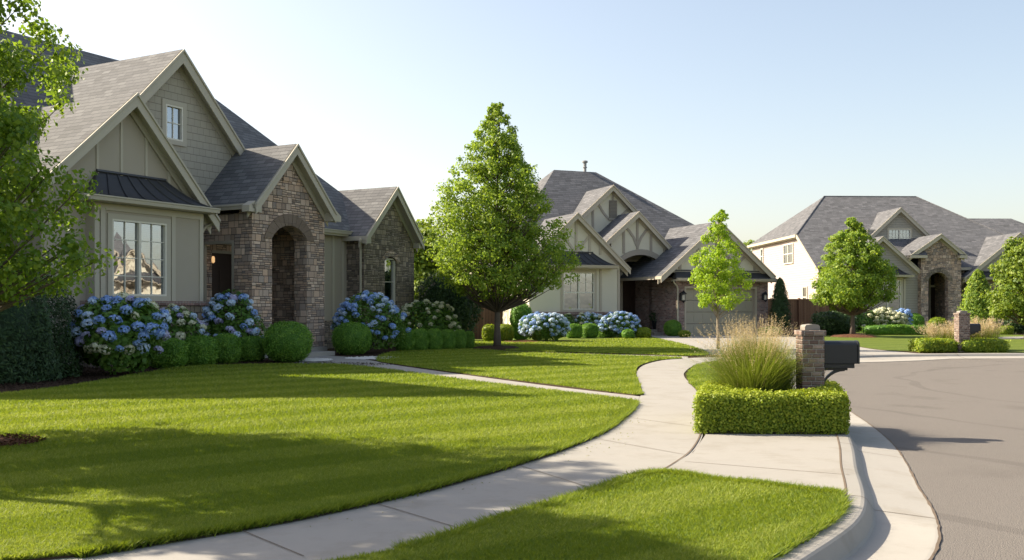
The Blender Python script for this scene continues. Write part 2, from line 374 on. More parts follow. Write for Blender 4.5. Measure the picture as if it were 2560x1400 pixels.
# curb and gutter, swept along the line; the curb is dropped to a low lip between y 7.4 and 10.6
def prof(y):
    t = min(1, max(0, (y - 7.2) / .5)) * (1 - min(1, max(0, (y - 10.6) / 1.2)))
    if 27.0 < y: t = max(t, min(1, (y - 27) / 1.5))
    return t
def sweep(name, offz, mat, kw):
    paths = [offs(curb, o) for o, _, _ in offz]; mb = MB(); vs = []; n = len(curb); k = len(offz)
    for i in range(n):
        t = prof(curb[i][1])
        if curb[i][0] > 12: t = 1
        for j in range(k): z = offz[j][1] * (1 - t) + offz[j][2] * t; vs.append((*paths[j][i], z))
    fs = [(i * k + j, i * k + j + 1, (i + 1) * k + j + 1, (i + 1) * k + j) for i in range(n - 1) for j in range(k - 1)]
    mb.add(vs, [tuple(reversed(f)) for f in fs]); o = mb.build(name, mat); setp(o, kind='structure'); return o
sweep('kerb', [(-.005, .004, .004), (.0, .018, .018), (.10, .018, .010), (.125, .013, .0), (.142, .002, -.012), (.15, -.014, -.02), (.185, -.100, -.058), (.20, -.118, -.069)], CONC, {})
sweep('gutter', [(.195, -.117, -.068), (.60, -.117, -.117), (.625, -.119, -.119), (.63, -.135, -.135)], CONCG, {})
mb = MB()                                                      # joints across the gutter and curb
gp, gq = offs(curb, .17), offs(curb, .62)
dist = 0
for i in range(1, len(curb)):
    dist += math.dist(curb[i], curb[i - 1])
    if dist > 3.0:
        dist = 0
        a, b = offs(curb, .2)[i], gq[i]; tx, ty = curb[i][0] - curb[i - 1][0], curb[i][1] - curb[i - 1][1]; l = math.hypot(tx, ty); tx, ty = tx / l * .005, ty / l * .005
        t_ = 1 if curb[i][0] > 12 else prof(curb[i][1]); PR = [(.0, .018, .018), (.10, .018, .010), (.125, .013, .0), (.142, .002, -.012), (.15, -.014, -.02), (.185, -.100, -.058), (.20, -.118, -.069)]
        q_ = [(*offs(curb, o_)[i], z1 * (1 - t_) + z2 * t_ + .0015) for o_, z1, z2 in PR]
        for m_ in range(len(q_) - 1): u_, v_ = q_[m_], q_[m_ + 1]; mb.add([(u_[0] - tx, u_[1] - ty, u_[2]), (v_[0] - tx, v_[1] - ty, v_[2]), (v_[0] + tx, v_[1] + ty, v_[2]), (u_[0] + tx, u_[1] + ty, u_[2])], [(0, 1, 2, 3)])
        mb.add([(a[0] - tx, a[1] - ty, -.1145 + .049 * t_), (b[0] - tx, b[1] - ty, -.1145), (b[0] + tx, b[1] + ty, -.1145), (a[0] + tx, a[1] + ty, -.1145 + .049 * t_)], [(0, 1, 2, 3)])
gq2 = offs(curb, .638); A_ = [(x + random.uniform(-.006, .006), y + random.uniform(-.006, .006)) for x, y in offs(curb, .621)]; B_ = [(x + random.uniform(-.006, .006), y + random.uniform(-.006, .006)) for x, y in gq2]; n = len(A_)
mb.add([(*p, -.1155) for p in A_] + [(*p, -.1165) for p in B_], [(i, n + i, n + i + 1, i + 1) for i in range(n - 1)])
setp(mb.build('gutter_joint_lines', JOINT), kind='structure')
apron = [p for p in offs(curb, .19) if 8.6 < p[0] < 14.0 and p[1] > 27.2] + GG([(2372, 897), (2300, 901), (2200, 904.5), (2110, 906.5), (2068, 907)], -.112)
sheet('driveway_apron', apron, -.112, CONCG, .02)
# pavement (one sheet along the street, under the parkway slab)
swl = [(-9.5, 2.6), (-5, 4.2)] + GG([(200, 1392), (700, 1306), (1000, 1242), (1150, 1202), (1350, 1143), (1500, 1083), (1568, 1036), (1592, 1008), (1605, 978), (1597, 952), (1592, 932), (1610, 914), (1655, 902), (1715, 896.5), (1790, 893.5), (1880, 892)])
swr = GG([(1900, 899), (1790, 904), (1738, 914), (1713, 930), (1712, 945), (1742, 980), (1752, 1050), (1758, 1085), (1730, 1135), (1640, 1195), (1560, 1207), (1450, 1247), (1300, 1292), (1150, 1342), (1000, 1387)]) + [(-2.2, 4.6), (-5, 3.0), (-9.5, 1.2)]
sw_poly = smooth(swl, 5) + smooth(swr, 5)
sheet('sidewalk', sw_poly, .012, CONC, .02)
slab = GG([(1744, 1068), (1764, 1090), (1733, 1135), (1625, 1196), (1700, 1240)]) + [(1.5, 6.9), (2.34, 7.0)] + [p for p in offs(curb, -.012) if 7.0 < p[1] < 12.2] + GG([(1760, 1040)])
sheet('parkway_slab', slab, .016, CONC, .02)
# joints drawn as thin dirt-filled strips
mb = MB()
def strip(pts, w, z, zs=None):
    L, Rr = offs(pts, -w / 2), offs(pts, w / 2); n = len(pts)
    mb.add([(*p, z) for p in L] + [(*p, z) for p in Rr], [(i, n + i, n + i + 1, i + 1) for i in range(n - 1)])
strip(smooth(GG([(1752, 1084), (1744, 1105), (1722, 1135), (1680, 1165), (1628, 1195)]), 5), .016, .0195)
strip([p for p in offs(curb, -.012) if 7.2 < p[1] < 11.3], .017, .0215)
for a, b in [((600, 1330), (760, 1397)), ((935, 1262), (1160, 1330)), ((1290, 1165), (1500, 1232)), ((1480, 1098), (1712, 1140)), ((1560, 1045), (1756, 1072)), ((1598, 990), (1742, 996)),
             ((1597, 948), (1714, 950)), ((1712, 1158), (2124, 1192)), ((1620, 912), (1722, 921)), ((1690, 897), (1762, 908))]:
    strip([G(*a), G(*b)], .009, .0175)
setp(mb.build('pavement_joint_lines', JOINT), kind='structure')

# front walk of the first house and thin walk of the second
walk_poly = smooth(GG([(752, 888), (860, 892), (935, 903), (1000, 915), (1200, 943), (1400, 969), (1600, 992)]), 5) + smooth(GG([(1592, 1006), (1400, 981), (1200, 957), (1000, 929), (900, 916), (800, 913), (735, 909)]), 5)
sheet('front_walk', walk_poly, .008, CONC, .02)
walk2 = smooth(GG([(1180, 871), (1300, 879.5), (1450, 884), (1600, 888), (1720, 892)]), 5) + smooth(GG([(1720, 897), (1600, 891.5), (1450, 887), (1300, 882), (1180, 874)]), 5)
sheet('back_walk', walk2, .007, CONC, .02)
drive = GG([(1680, 834), (1930, 832), (1990, 843), (2060, 855), (2150, 868), (2230, 878), (2290, 884)]) + [ (13.4, 30.85), (12.1, 30.55), (11.1, 30.28), (9.35, 29.15), (8.2, 27.35), (7.9, 26.7)] + GG([(1995, 899), (1860, 893), (1775, 886), (1725, 866), (1640, 849), (1625, 838), (1600, 834)])
sheet('driveway', drive, .010, CONC, .02)
# beds and lawns
def inpoly(P, poly):
    x, y = P[:, 0], P[:, 1]; ins = np.zeros(len(P), bool); n = len(poly)
    for i in range(n):
        x1, y1 = poly[i]; x2, y2 = poly[(i + 1) % n]
        if y1 == y2: continue
        c = ((y1 > y) != (y2 > y)) & (x < (x2 - x1) * (y - y1) / (y2 - y1) + x1); ins ^= c
    return ins
lawn1 = [(-30, 8), (-14.5, 17.2), (-11, 17.3)] + smooth(GG([(0, 988), (120, 976), (250, 956), (380, 932), (470, 919), (600, 914), (740, 912.5), (860, 914), (1000, 930), (1200, 958), (1400, 982), (1575, 1004), (1587, 1012), (1566, 1038), (1500, 1086), (1350, 1146), (1150, 1206), (1000, 1246), (700, 1311), (400, 1363), (200, 1397)]), 5) + [(-5.2, 4.5), (-9.5, 2.9), (-30, -2)]
lawn2 = smooth(GG([(940, 902), (1000, 914), (1200, 942), (1400, 967), (1588, 990), (1601, 978), (1594, 952), (1588, 932), (1604, 914), (1648, 902), (1705, 897), (1600, 892.5), (1450, 887.5), (1300, 882.5), (1180, 875), (1050, 877), (970, 884)]), 5, True)
lawn3 = smooth(GG([(1185, 856), (1300, 856), (1420, 855), (1550, 848), (1640, 849), (1720, 865), (1772, 886), (1720, 891), (1600, 887), (1450, 883), (1300, 879), (1185, 870)]), 4, True)
v_edge = smooth(GG([(1000, 1391), (1150, 1345), (1300, 1295), (1450, 1250), (1560, 1211), (1628, 1195), (1700, 1196), (1800, 1213), (1900, 1222), (2000, 1236), (2094, 1246)]), 6)
lawn4 = v_edge + [p for p in reversed(offs(curb, -.03)) if -3 < p[1] < 7.15] + [(-8, -3), (-9.5, 1.0), (-5, 2.8), (-2.2, 4.45)]
lawn5 = smooth(GG([(1716, 938), (1742, 915), (1800, 905), (1905, 901)]), 4) + [(7.75, 26.4)] + [p for p in reversed(offs(curb, -.03)) if 11.9 < p[1] < 26.2] + smooth(GG([(1800, 1040), (1755, 1040), (1746, 985), (1722, 960)]), 3)
lawn6 = smooth(GG([(2050, 838), (2200, 838), (2360, 836), (2600, 840), (2700, 855)]), 4) + [(34, 36), (38, 31.6)] + [p for p in reversed(offs(curb, -.03)) if 15.6 < p[0] < 37] + smooth(GG([(2300, 882), (2200, 876), (2130, 865), (2060, 852)]), 4)
for nm, lp in (('front_lawn', lawn1), ('path_lawn', lawn2), ('neighbour_lawn', lawn3), ('verge_lawn', lawn4), ('island_lawn', lawn5), ('far_lawn', lawn6)):
    sheet(nm, lp, .026 if nm != 'path_lawn' else .0265, LAWN, .03, SOIL, jit=.012)
walk3 = smooth(GG([(2440, 846), (2560, 843), (2700, 845)]), 3) + smooth(GG([(2700, 852), (2560, 849), (2450, 850)]), 3)
sheet('far_walk', walk3, .034, CONC, .01)
# grass around and behind the houses
for nm, pl in (('side_yard', [(-80, 46), (-2.4, 41.2), (-1.5, 41.5), (2.0, 43.6), (7, 45), (7, 90), (-80, 90)]), ('rear_yard', [(19, 56), (44, 58), (120, 50), (120, 34.6), (700, 34.6), (700, 700), (-600, 700), (-600, 90.5), (19, 90.5)])):
    sheet(nm, pl, .02, LAWN)
# mulch ring by the left tree
mr = [(-5.95 + 1.05 * math.cos(t) * (1 + .06 * math.sin(3 * t)), 10.15 + .62 * math.sin(t)) for t in [k * .2244 for k in range(28)]]
mb = MB(); n = len(mr); mb.add([(*p, .03) for p in mr] + [(-5.95 + (x + 5.95) * .5, 10.15 + (y - 10.15) * .5, .10) for x, y in mr] + [(-5.95, 10.15, .13)], [(i, (i + 1) % n, n + (i + 1) % n, n + i) for i in range(n)] + [(n + i, n + (i + 1) % n, 2 * n) for i in range(n)])
setp(mb.build('mulch_ring', MULCHR, smooth=True), 'mound of reddish bark mulch in the lawn at the foot of the left tree', 'mulch', kind='stuff')
def mulch_mound(x, y, rx, ry, h, mat, label):
    mb = MB(); n = 28; P = [(math.cos(2 * math.pi * k / n), math.sin(2 * math.pi * k / n)) for k in range(n)]; vs = []
    for r, z in ((1, .028), (.8, .05 + h * .4), (.4, h), (.12, h * 1.1)):
        vs += [(x + rx * r * a * (1 + .05 * math.sin(5 * k)), y + ry * r * b, z) for k, (a, b) in enumerate(P)]
    fs = [(j * n + i, j * n + (i + 1) % n, (j + 1) * n + (i + 1) % n, (j + 1) * n + i) for j in range(3) for i in range(n)] + [tuple(3 * n + i for i in range(n))]
    mb.add(vs, fs); setp(mb.build('mulch_mound', mat, smooth=True), label, 'mulch', kind='stuff')
x, y = G(1243, 873); mulch_mound(x, y, .85, 1.35, .12, MULCH, 'dark mulch mound around the trunk of the tall pyramidal tree')
x, y = G(2132, 843); mulch_mound(x, y, 1.1, 1.6, .14, MULCHR, 'reddish mulch mound around the trunk of the oval tree before the third house')
x, y = G(1306, 856); mulch_mound(x, y, .9, 1.0, .06, MULCHR, 'strip of reddish mulch beside the blue hydrangea before the second house')

# bark chips strewn on the near mulch, pebbles by the front walk
def chips(name, poly, n, s, mat, label, cat, z=.03, flat=.35):
    P = np.array(poly); lo, hi = P.min(0), P.max(0); Q = rng.uniform(lo, hi, (n * 3, 2)); Q = Q[inpoly(Q, poly)][:n]
    C = np.c_[Q, np.full(len(Q), z) + rng.uniform(0, s * .4, len(Q))]
    Nn = np.tile([0, 0, 1.0], (len(C), 1)); o = quads_object(name, leaves(C, Nn, s, jit=.7, aspect=.4), mat, rng.uniform(0, 1, len(C))); setp(o, label, cat, kind='stuff')
chips('bark_chips', [(-12, 17.3), (-7.6, 17.0), (-6.4, 19.7), (-4.8, 23.6), (-2.5, 25), (-7, 27), (-11, 24)], 9000, .05, MULCH, 'dark bark chips in the planting bed before the first house', 'mulch', z=.012)
chips('bark_chips', mr, 2500, .045, MULCHR, 'reddish bark chips on the ring below the left tree', 'mulch', z=.06)
def pebbles(name, cx_, cy_, rx, ry, n, label):
    mb = MB()
    for _ in range(n):
        a = random.uniform(0, 6.28); r = math.sqrt(random.random()); x = cx_ + rx * r * math.cos(a); y = cy_ + ry * r * math.sin(a); s = random.uniform(.015, .035)
        vs = [(x + s * math.cos(t) * random.uniform(.8, 1.2), y + s * math.sin(t), .02 + s * .2) for t in (0, 1.25, 2.5, 3.77, 5.0)] + [(x, y, .02 + s * .9)]
        mb.add(vs, [(i, (i + 1) % 5, 5) for i in range(5)])
    setp(mb.build(name, PEB), label, 'pebbles', kind='stuff')
x, y = G(785, 902); pebbles('white_pebbles', x, y, .5, .75, 700, 'white pebbles spilled on the front walk below the large boxwood ball')
x, y = G(930, 897); pebbles('white_pebbles', x, y, .75, .8, 700, 'white pebbles beside the front walk below the smaller boxwood ball')

chips('grass_clippings', [tuple(p) for p in GG([(700, 1315), (1150, 1210), (1500, 1095), (1580, 1045), (1640, 1050), (1560, 1120), (1200, 1225), (800, 1330)])], 260, .022, leafmat('dry_clippings', (.12, .16, .03), (.22, .24, .06), (.34, .30, .14)), 'loose grass clippings on the pavement beside the front lawn', 'grass clippings', z=.014)
# grass blades
GRASS = leafmat('grass_blades', (.065, .14, .014), (.205, .27, .024), (.42, .44, .10), trans=.45, rough=.6)
def grass(name, poly, n, ymax, label, ymin=2.5, wmul=1):
    P = np.array(poly); out = []; tot = 0
    x0, x1 = P[:, 0].min(), P[:, 0].max()
    while tot < n:                                     # denser near the viewer
        m = n * 3; Y = 1 / rng.uniform(1 / ymax, 1 / ymin, m); X = rng.uniform(-.56, .56, m) * Y
        Q = np.c_[X, Y]; Q = Q[inpoly(Q, poly)]
        out.append(Q); tot += len(Q)
        if len(Q) < 50: break
    Q = np.concatenate(out)[:n]; n = len(Q); Y = Q[:, 1]
    s = np.maximum(1, Y / 9.0) ** .7
    q = -.62 * Q[:, 0] + .78 * Q[:, 1]; st = np.sign(((q / 1.3) % 1) - .5)
    hgt = (.025 + .017 * rng.random(n)) * (.8 + .25 * s); w = .0042 * s * wmul * (1 + .5 * rng.random(n)) + .0010
    a = rng.uniform(0, 6.28, n); lean = rng.normal(size=(n, 2)) * .75 + np.c_[.78 * st, .62 * st] * .25
    big = np.sin(Q[:, 0] * .9 + 1.3 * np.sin(Q[:, 1] * .7)) * .5 + np.sin(Q[:, 1] * 1.9 + Q[:, 0] * .6) * .3
    B = np.c_[Q, np.full(n, .026)]; dx = np.c_[np.cos(a) * w, np.sin(a) * w, np.zeros(n)]
    T = B + np.c_[lean[:, 0] * hgt, lean[:, 1] * hgt, hgt]
    dry = (rng.random(n) < .04) * .4
    r = np.clip(.40 + .19 * rng.normal(size=n) + .12 * st + .10 * big + dry, 0, 1)  # stripe term tints the blades, painting in the sheen of their lean
    o = quads_object(name, np.stack([B - dx, B + dx, T], 1), GRASS, r); setp(o, label, 'grass', kind='stuff')
grass('lawn_grass', lawn1, 520000, 30, 'sunlit and shaded mown grass of the large front lawn', 5)
grass('lawn_grass', lawn4, 190000, 8.7, 'mown grass of the corner verge beside the curved kerb', 4.6)
grass('lawn_grass', lawn2, 70000, 38, 'mown grass of the lawn between front walk and tall tree', 14)
grass('lawn_grass', lawn5, 40000, 28, 'mown grass around the hedge island and mailbox', 11)
grass('lawn_grass', lawn3, 30000, 46, 'mown grass before the second house', 29)
# ragged tufts along the lawn edges beside the pavement
def fringe(name, path, n, label):
    P = np.array(path); i = rng.integers(0, len(P) - 1, n); t = rng.random(n)[:, None]; Q = P[i] * (1 - t) + P[i + 1] * t + rng.normal(size=(n, 2)) * .018
    hgt = .045 + .03 * rng.random(n); w = .004 + .003 * rng.random(n); a = rng.uniform(0, 6.28, n); lean = rng.normal(size=(n, 2)) * .7
    B = np.c_[Q, np.full(n, .012)]; dx = np.c_[np.cos(a) * w, np.sin(a) * w, np.zeros(n)]; T = B + np.c_[lean[:, 0] * hgt, lean[:, 1] * hgt, hgt]
    setp(quads_object(name, np.stack([B - dx, B + dx, T], 1), GRASS, np.clip(.35 + .25 * rng.normal(size=n), 0, 1)), label, 'grass', kind='stuff')
fr = smooth(GG([(1587, 1012), (1566, 1038), (1500, 1086), (1350, 1146), (1150, 1206), (1000, 1246), (700, 1311), (400, 1363), (200, 1397)]), 5)
fringe('grass_fringe', fr, 22000, 'ragged grass fringe along the pavement edge of the front lawn')
def soil_rim(path, w, side):
    mb = MB(); A_ = offs(path, -.01 * side); B_ = [(x + random.uniform(-.008, .008), y + random.uniform(-.008, .008)) for x, y in offs(path, w * side)]; n = len(A_)
    mb.add([(*p, .0225) for p in A_] + [(*p, .0205) for p in B_], [(i, n + i, n + i + 1, i + 1) if side > 0 else (i + 1, n + i + 1, n + i, i) for i in range(n - 1)]); setp(mb.build('soil_edge', SOIL), kind='structure')
soil_rim(fr, .055, -1)
chips('soil_crumbs', [tuple(p) for p in offs(fr, -.02)] + [tuple(p) for p in offs(fr, -.085)[::-1]], 900, .02, SOIL, 'crumbs of soil along the pavement edge of the front lawn', 'soil', z=.02)

fr = v_edge + [p for p in reversed(offs(curb, -.03)) if 4.5 < p[1] < 7.15]
fringe('grass_fringe', fr, 22000, 'ragged grass fringe round the corner verge')
# ---------------------------------------------------------------- house kit
class F:
    """local frame of a house: s along the front, d out of the front, z up"""
    def __init__(f, ox, oy, ang):
        a = R(ang); f.o = (ox, oy); f.u = (math.cos(a), math.sin(a)); f.n = (math.sin(a), -math.cos(a))
    def P(f, s, d, z): return (f.o[0] + s * f.u[0] + d * f.n[0], f.o[1] + s * f.u[1] + d * f.n[1], z)
    def sz(f, px, py, d):                 # where the plane d shows in the photo at (px, py)
        k = (px - CX) / FPX; ox = f.o[0] + d * f.n[0]; oy = f.o[1] + d * f.n[1]
        s = (k * oy - ox) / (f.u[0] - k * f.u[1]); return s, HC + (HY - py) / FPX * (oy + s * f.u[1])
    def box(f, mb, s0, s1, d0, d1, z0, z1, m=0):
        s0, s1 = sorted((s0, s1)); d0, d1 = sorted((d0, d1))
        # order so that normals point outwards: (s,-d) is right-handed with z
        return mb.add([f.P(s, d, z) for z in (z0, z1) for s, d in ((s0, d1), (s1, d1), (s1, d0), (s0, d0))],
                      [(3, 2, 1, 0), (4, 5, 6, 7), (0, 1, 5, 4), (1, 2, 6, 5), (2, 3, 7, 6), (3, 0, 4, 7)], m)
    def prism(f, mb, pts, d0, d1, m=0):   # polygon in (s,z) extruded in d
        d0, d1 = sorted((d0, d1)); n = len(pts)
        ar = sum(pts[i][0] * pts[(i + 1) % n][1] - pts[(i + 1) % n][0] * pts[i][1] for i in range(n))
        if ar < 0: pts = pts[::-1]
        vs = [f.P(s, d1, z) for s, z in pts] + [f.P(s, d0, z) for s, z in pts]
        return mb.add(vs, [tuple(range(n)), tuple(n + i for i in reversed(range(n)))] + [(i, n + i, n + (i + 1) % n, (i + 1) % n) for i in range(n)], m)
    def prism_s(f, mb, pts, s0, s1, m=0):  # polygon in (d,z) extruded in s
        n = len(pts); s0, s1 = sorted((s0, s1))
        ar = sum(pts[i][0] * pts[(i + 1) % n][1] - pts[(i + 1) % n][0] * pts[i][1] for i in range(n))
        if ar < 0: pts = pts[::-1]
        vs = [f.P(s0, d, z) for d, z in pts] + [f.P(s1, d, z) for d, z in pts]
        return mb.add(vs, [tuple(range(n)), tuple(n + i for i in reversed(range(n)))] + [(i, n + i, n + (i + 1) % n, (i + 1) % n) for i in range(n)], m)

class House:
    def __init__(h, fr, name, loc, label, cat='house', shingle=SHING, trim=TRIM, rake=TRIM):
        h.f = fr; h.root = empty(name, loc, label, cat); h.sh = shingle; h.tr = trim; h.rk = rake
    def part(h, name, mb, mats, parent=None, **k):
        if name in ('half_timber', 'eave_return', 'bay_side', 'corner_trim', 'gable_wall', 'return_roof', 'door_frame', 'side_opening_frame', 'garage_door_frame', 'rear_wall', 'frieze_board', 'barge_board', 'entry_side_wall', 'garage_side_wall', 'porch_step') and parent is None:
            n = len(mb.v); pa = list(range(n))                  # connected pieces
            def find(a):
                while pa[a] != a: pa[a] = pa[pa[a]]; a = pa[a]
                return a
            for f_ in mb.f:
                for v in f_[1:]: pa[find(v)] = find(f_[0])
            key = {}
            for v in range(n): key.setdefault(tuple(round(c, 3) for c in mb.v[v]), []).append(v)
            if name in ('half_timber', 'barge_board', 'frieze_board'):
                for vs in key.values():
                    for v in vs[1:]: pa[find(v)] = find(vs[0])
            groups = {}
            for i, f_ in enumerate(mb.f): groups.setdefault(find(f_[0]), []).append(i)
            o = None
            for g in groups.values():
                m2 = MB(); mp = {}
                for i in g:
                    for v in mb.f[i]:
                        if v not in mp: mp[v] = len(m2.v); m2.v.append(mb.v[v])
                    m2.f.append(tuple(mp[v] for v in mb.f[i])); m2.m.append(mb.m[i])
                o = m2.build(name, mats, h.root, **k)
            return o
        return mb.build(name, mats, parent or h.root, **k)
    def wall(h, s0, s1, d0, d1, z0, z1, mat, holes=(), name='wall', extra=None):
        """front wall between d0 and d1 (thickness) with rectangular holes (s0,s1,z0,z1)"""
        mb = MB(); ss = sorted({s0, s1, *[x for q in holes for x in q[:2]]}); zs = sorted({z0, z1, *[x for q in holes for x in q[2:]]})
        for a, b in zip(ss, ss[1:]):
            z_run = None
            for c, e in zip(zs, zs[1:]):
                solid = not any(q[0] <= a and b <= q[1] and q[2] <= c and e <= q[3] for q in holes)
                if solid: h.f.box(mb, a, b, d0, d1, c, e)
        if extra: extra(mb)
        return h.part(name, mb, mat)
    def gable(h, pk, L, Rr, df, db, th=.16, bw=.24, barge=True, name='roof'):
        """pk, L, Rr: (s,z) of the ridge and the two feet on the roof's top face; df front, db back"""
        f = h.f; mb = MB()
        for q in (L, Rr): f.prism(mb, [pk, q, (q[0], q[1] - th), (pk[0], pk[1] - th * 1.25)], db, df)
        o = h.part(name, mb, [h.sh, h.tr])
        for p in o.data.polygons: p.material_index = 0 if p.normal.z > .2 else 1
        mb = MB(); mb2 = MB()
        ln = math.dist(pk, Rr); sg = (pk[1] - Rr[1]) / (Rr[0] - pk[0])
        # ridge cap
        f.prism(mb2, [(pk[0] - .16, pk[1] - .10), (pk[0], pk[1] + .035), (pk[0] + .16, pk[1] - .10)], db, df - .01); h.part('ridge_cap', mb2, h.sh, o)
        if barge:
            for q in (L, Rr):
                x = bw * 1.35
                f.prism(mb, [(pk[0], pk[1] - .03), (q[0], q[1] - .03), (q[0], q[1] - x), (pk[0], pk[1] - x)], df + .004, df + .045)
                f.prism(mb, [(pk[0], pk[1] + .0), (q[0], q[1] + .0), (q[0], q[1] - .075), (pk[0], pk[1] - .075)], df + .047, df + .085)
            h.part('barge_board', mb, h.rk)
            mb = MB()
            for q in (L, Rr):              # frieze board on the wall under the soffit
                y = th + .03; f.prism(mb, [(pk[0], pk[1] - y), (q[0], q[1] - y), (q[0], q[1] - y - .22), (pk[0], pk[1] - y - .22)], df - .32, df - .28)
            h.part('frieze_board', mb, h.rk)
        return o
    def hip(h, s0, s1, df, db, ze, ra, rb, dr, zr, th=.18, name='main_roof'):
        f = h.f; mb = MB(); c = [f.P(s0, df, ze), f.P(s1, df, ze), f.P(s1, db, ze), f.P(s0, db, ze)]; r = [f.P(ra, dr, zr), f.P(rb, dr, zr)]
        mb.add(c + r, [(0, 1, 5, 4), (1, 2, 5), (2, 3, 4, 5), (3, 0, 4)], 0)
        lo = [(x, y, z - th) for x, y, z in c]; mb.add(c + lo, [(4, 5, 1, 0), (5, 6, 2, 1), (6, 7, 3, 2), (7, 4, 0, 3), (7, 6, 5, 4)], 1)
        o = h.part(name, mb, [h.sh, h.tr]); mb = MB()
        for a, b in ((r[0], r[1]), (r[0], c[0]), (r[1], c[1]), (r[1], c[2]), (r[0], c[3])): mb.tube([a, b], .05, 6)
        h.part('ridge_cap', mb, h.sh, o); return o
    def gutter(h, s0, s1, d, z, dirs='s', d2=None):
        mb = MB(); pr = [(0, 0), (.13, 0), (.13, -.03), (.11, -.05), (.09, -.13), (0, -.13)]
        if dirs == 's': h.f.prism_s(mb, [(d + a, z + b) for a, b in pr], s0, s1)
        else: h.f.prism(mb, [(s0 - a, z + b) for a, b in pr], d, d2)        # runs back along a side facing -s
        return h.part('gutter', mb, h.rk)
    def spout(h, s, d, z0, z1, z_e, ds=-.35, mat=None):
        f = h.f; mb = MB(); mb.tube([f.P(s - ds, d + .25, z_e), f.P(s - ds * .9, d + .2, z_e - .12), f.P(s - ds * .2, d + .08, z_e - .30), f.P(s, d + .05, z_e - .45), f.P(s, d + .05, z0 + .12), f.P(s + .02, d + .12, z0)], .045, 8)
        return h.part('downspout', mb, mat or h.rk, smooth=True)
    def window(h, s0, s1, z0, z1, d, sash=1, cols=2, rows=2, mat=None, back=BLIND, case=.1, split=None, casem=None, sm=True):
        """window unit whose opening is (s0..s1, z0..z1) in a wall with face d"""
        f = h.f; mat = mat or WHITE; mb = MB(); fw = .045
        if case:
            cb = MB(); f.box(cb, s0 - case, s0, d, d + .035, z0 - case, z1 + case); f.box(cb, s1, s1 + case, d, d + .035, z0 - case, z1 + case)
            f.box(cb, s0, s1, d, d + .035, z1, z1 + case); f.box(cb, s0, s1, d, d + .045, z0 - case, z0)
        e = .012
        f.box(mb, s0 + .001, s0 + fw, d - .09, d + .03, z0, z1); f.box(mb, s1 - fw, s1 - .001, d - .09, d + .03, z0, z1)
        f.box(mb, s0 + fw, s1 - fw, d - .09, d + .03, z1 - fw, z1 - .001); f.box(mb, s0 + fw, s1 - fw, d - .09, d + .045, z0 + .001, z0 + fw)
        w = (s1 - s0 - 2 * fw) / sash
        for i in range(sash):
            a = s0 + fw + i * w; b = a + w
            if i: f.box(mb, a - .035, a + .035, d - .085, d + .025, z0 + fw, z1 - fw)
            a2, b2 = a + (.035 if i else 0), b - (.035 if i < sash - 1 else 0); zb = z0 + fw
            if split:                      # double-hung: meeting rail, grid only in the upper sash
                zm = z0 + (z1 - z0) * split; f.box(mb, a2, b2, d - .07, d + .01, zm - .03, zm + .03); zb = zm + .03
            for c in range(1, cols):
                x = a2 + (b2 - a2) * c / cols; f.box(mb, x - .011, x + .011, d - .05, d - .028, zb, z1 - fw)
            for r in range(1, rows):
                y = zb + (z1 - fw - zb) * r / rows; f.box(mb, a2, b2, d - .0515, d - .0265, y - .011, y + .011)
        o = h.part('window', mb, mat)
        if case:
            cc = cb.build('casing', casem or h.tr, h.root); cc.parent = o
        g = MB(); g.add([f.P(s0 + fw, d - .055, z0 + fw), f.P(s1 - fw, d - .055, z0 + fw), f.P(s1 - fw, d - .055, z1 - fw), f.P(s0 + fw, d - .055, z1 - fw)], [(0, 1, 2, 3)])
        pn = g.build('pane', GLASS, h.root); pn.parent = o
        b = MB(); f.box(b, s0, s1, d - .30, d - .28, z0, z1); bb = b.build('window_backing', back, h.root); bb.parent = o
        return o
    def lantern(h, s, d, z, k=1.0):
        f = h.f; mb = MB(); x, y, _ = f.P(s, d + .16 * k, z)
        f.box(mb, s - .05 * k, s + .05 * k, d, d + .03, z - .12 * k, z + .12 * k); f.box(mb, s - .015, s + .015, d + .03, d + .15 * k, z + .12 * k, z + .15 * k)
        mb.lathe(x, y, [(.01, z + .20 * k), (.03 * k, z + .17 * k), (.10 * k, z + .10 * k), (.10 * k, z + .08 * k)], 8)
        mb.lathe(x, y, [(.06 * k, z - .14 * k), (.08 * k, z - .12 * k), (.02, z - .18 * k), (.001, z - .2 * k)], 8)
        for i in range(4):
            a = i * math.pi / 2 + .4; cx, cy = x + .075 * k * math.cos(a), y + .075 * k * math.sin(a); mb.box(cx - .008, cx + .008, cy - .008, cy + .008, z - .13 * k, z + .09 * k)
        o = h.part('wall_lantern', mb, BLACKM); g = MB(); g.lathe(x, y, [(.001, z + .06 * k), (.045 * k, z + .05 * k), (.05 * k, z - .1 * k), (.001, z - .12 * k)], 8)
        gg = g.build('lantern_glass', STUC, h.root); gg.parent = o; return o
def arcpts(s0, s1, zs, zt, n=12):
    """points of a segmental arch from (s0,zs) over (mid,zt) to (s1,zs)"""
    w = (s1 - s0) / 2; r = zt - zs; rad = (w * w + r * r) / (2 * r); cx = (s0 + s1) / 2; cz = zt - rad; a0 = math.asin(min(1, w / rad))
    if r > w: a0 = math.pi - a0
    return [(cx + rad * math.sin(-a0 + 2 * a0 * i / n), cz + rad * math.cos(-a0 + 2 * a0 * i / n)) for i in range(n + 1)]
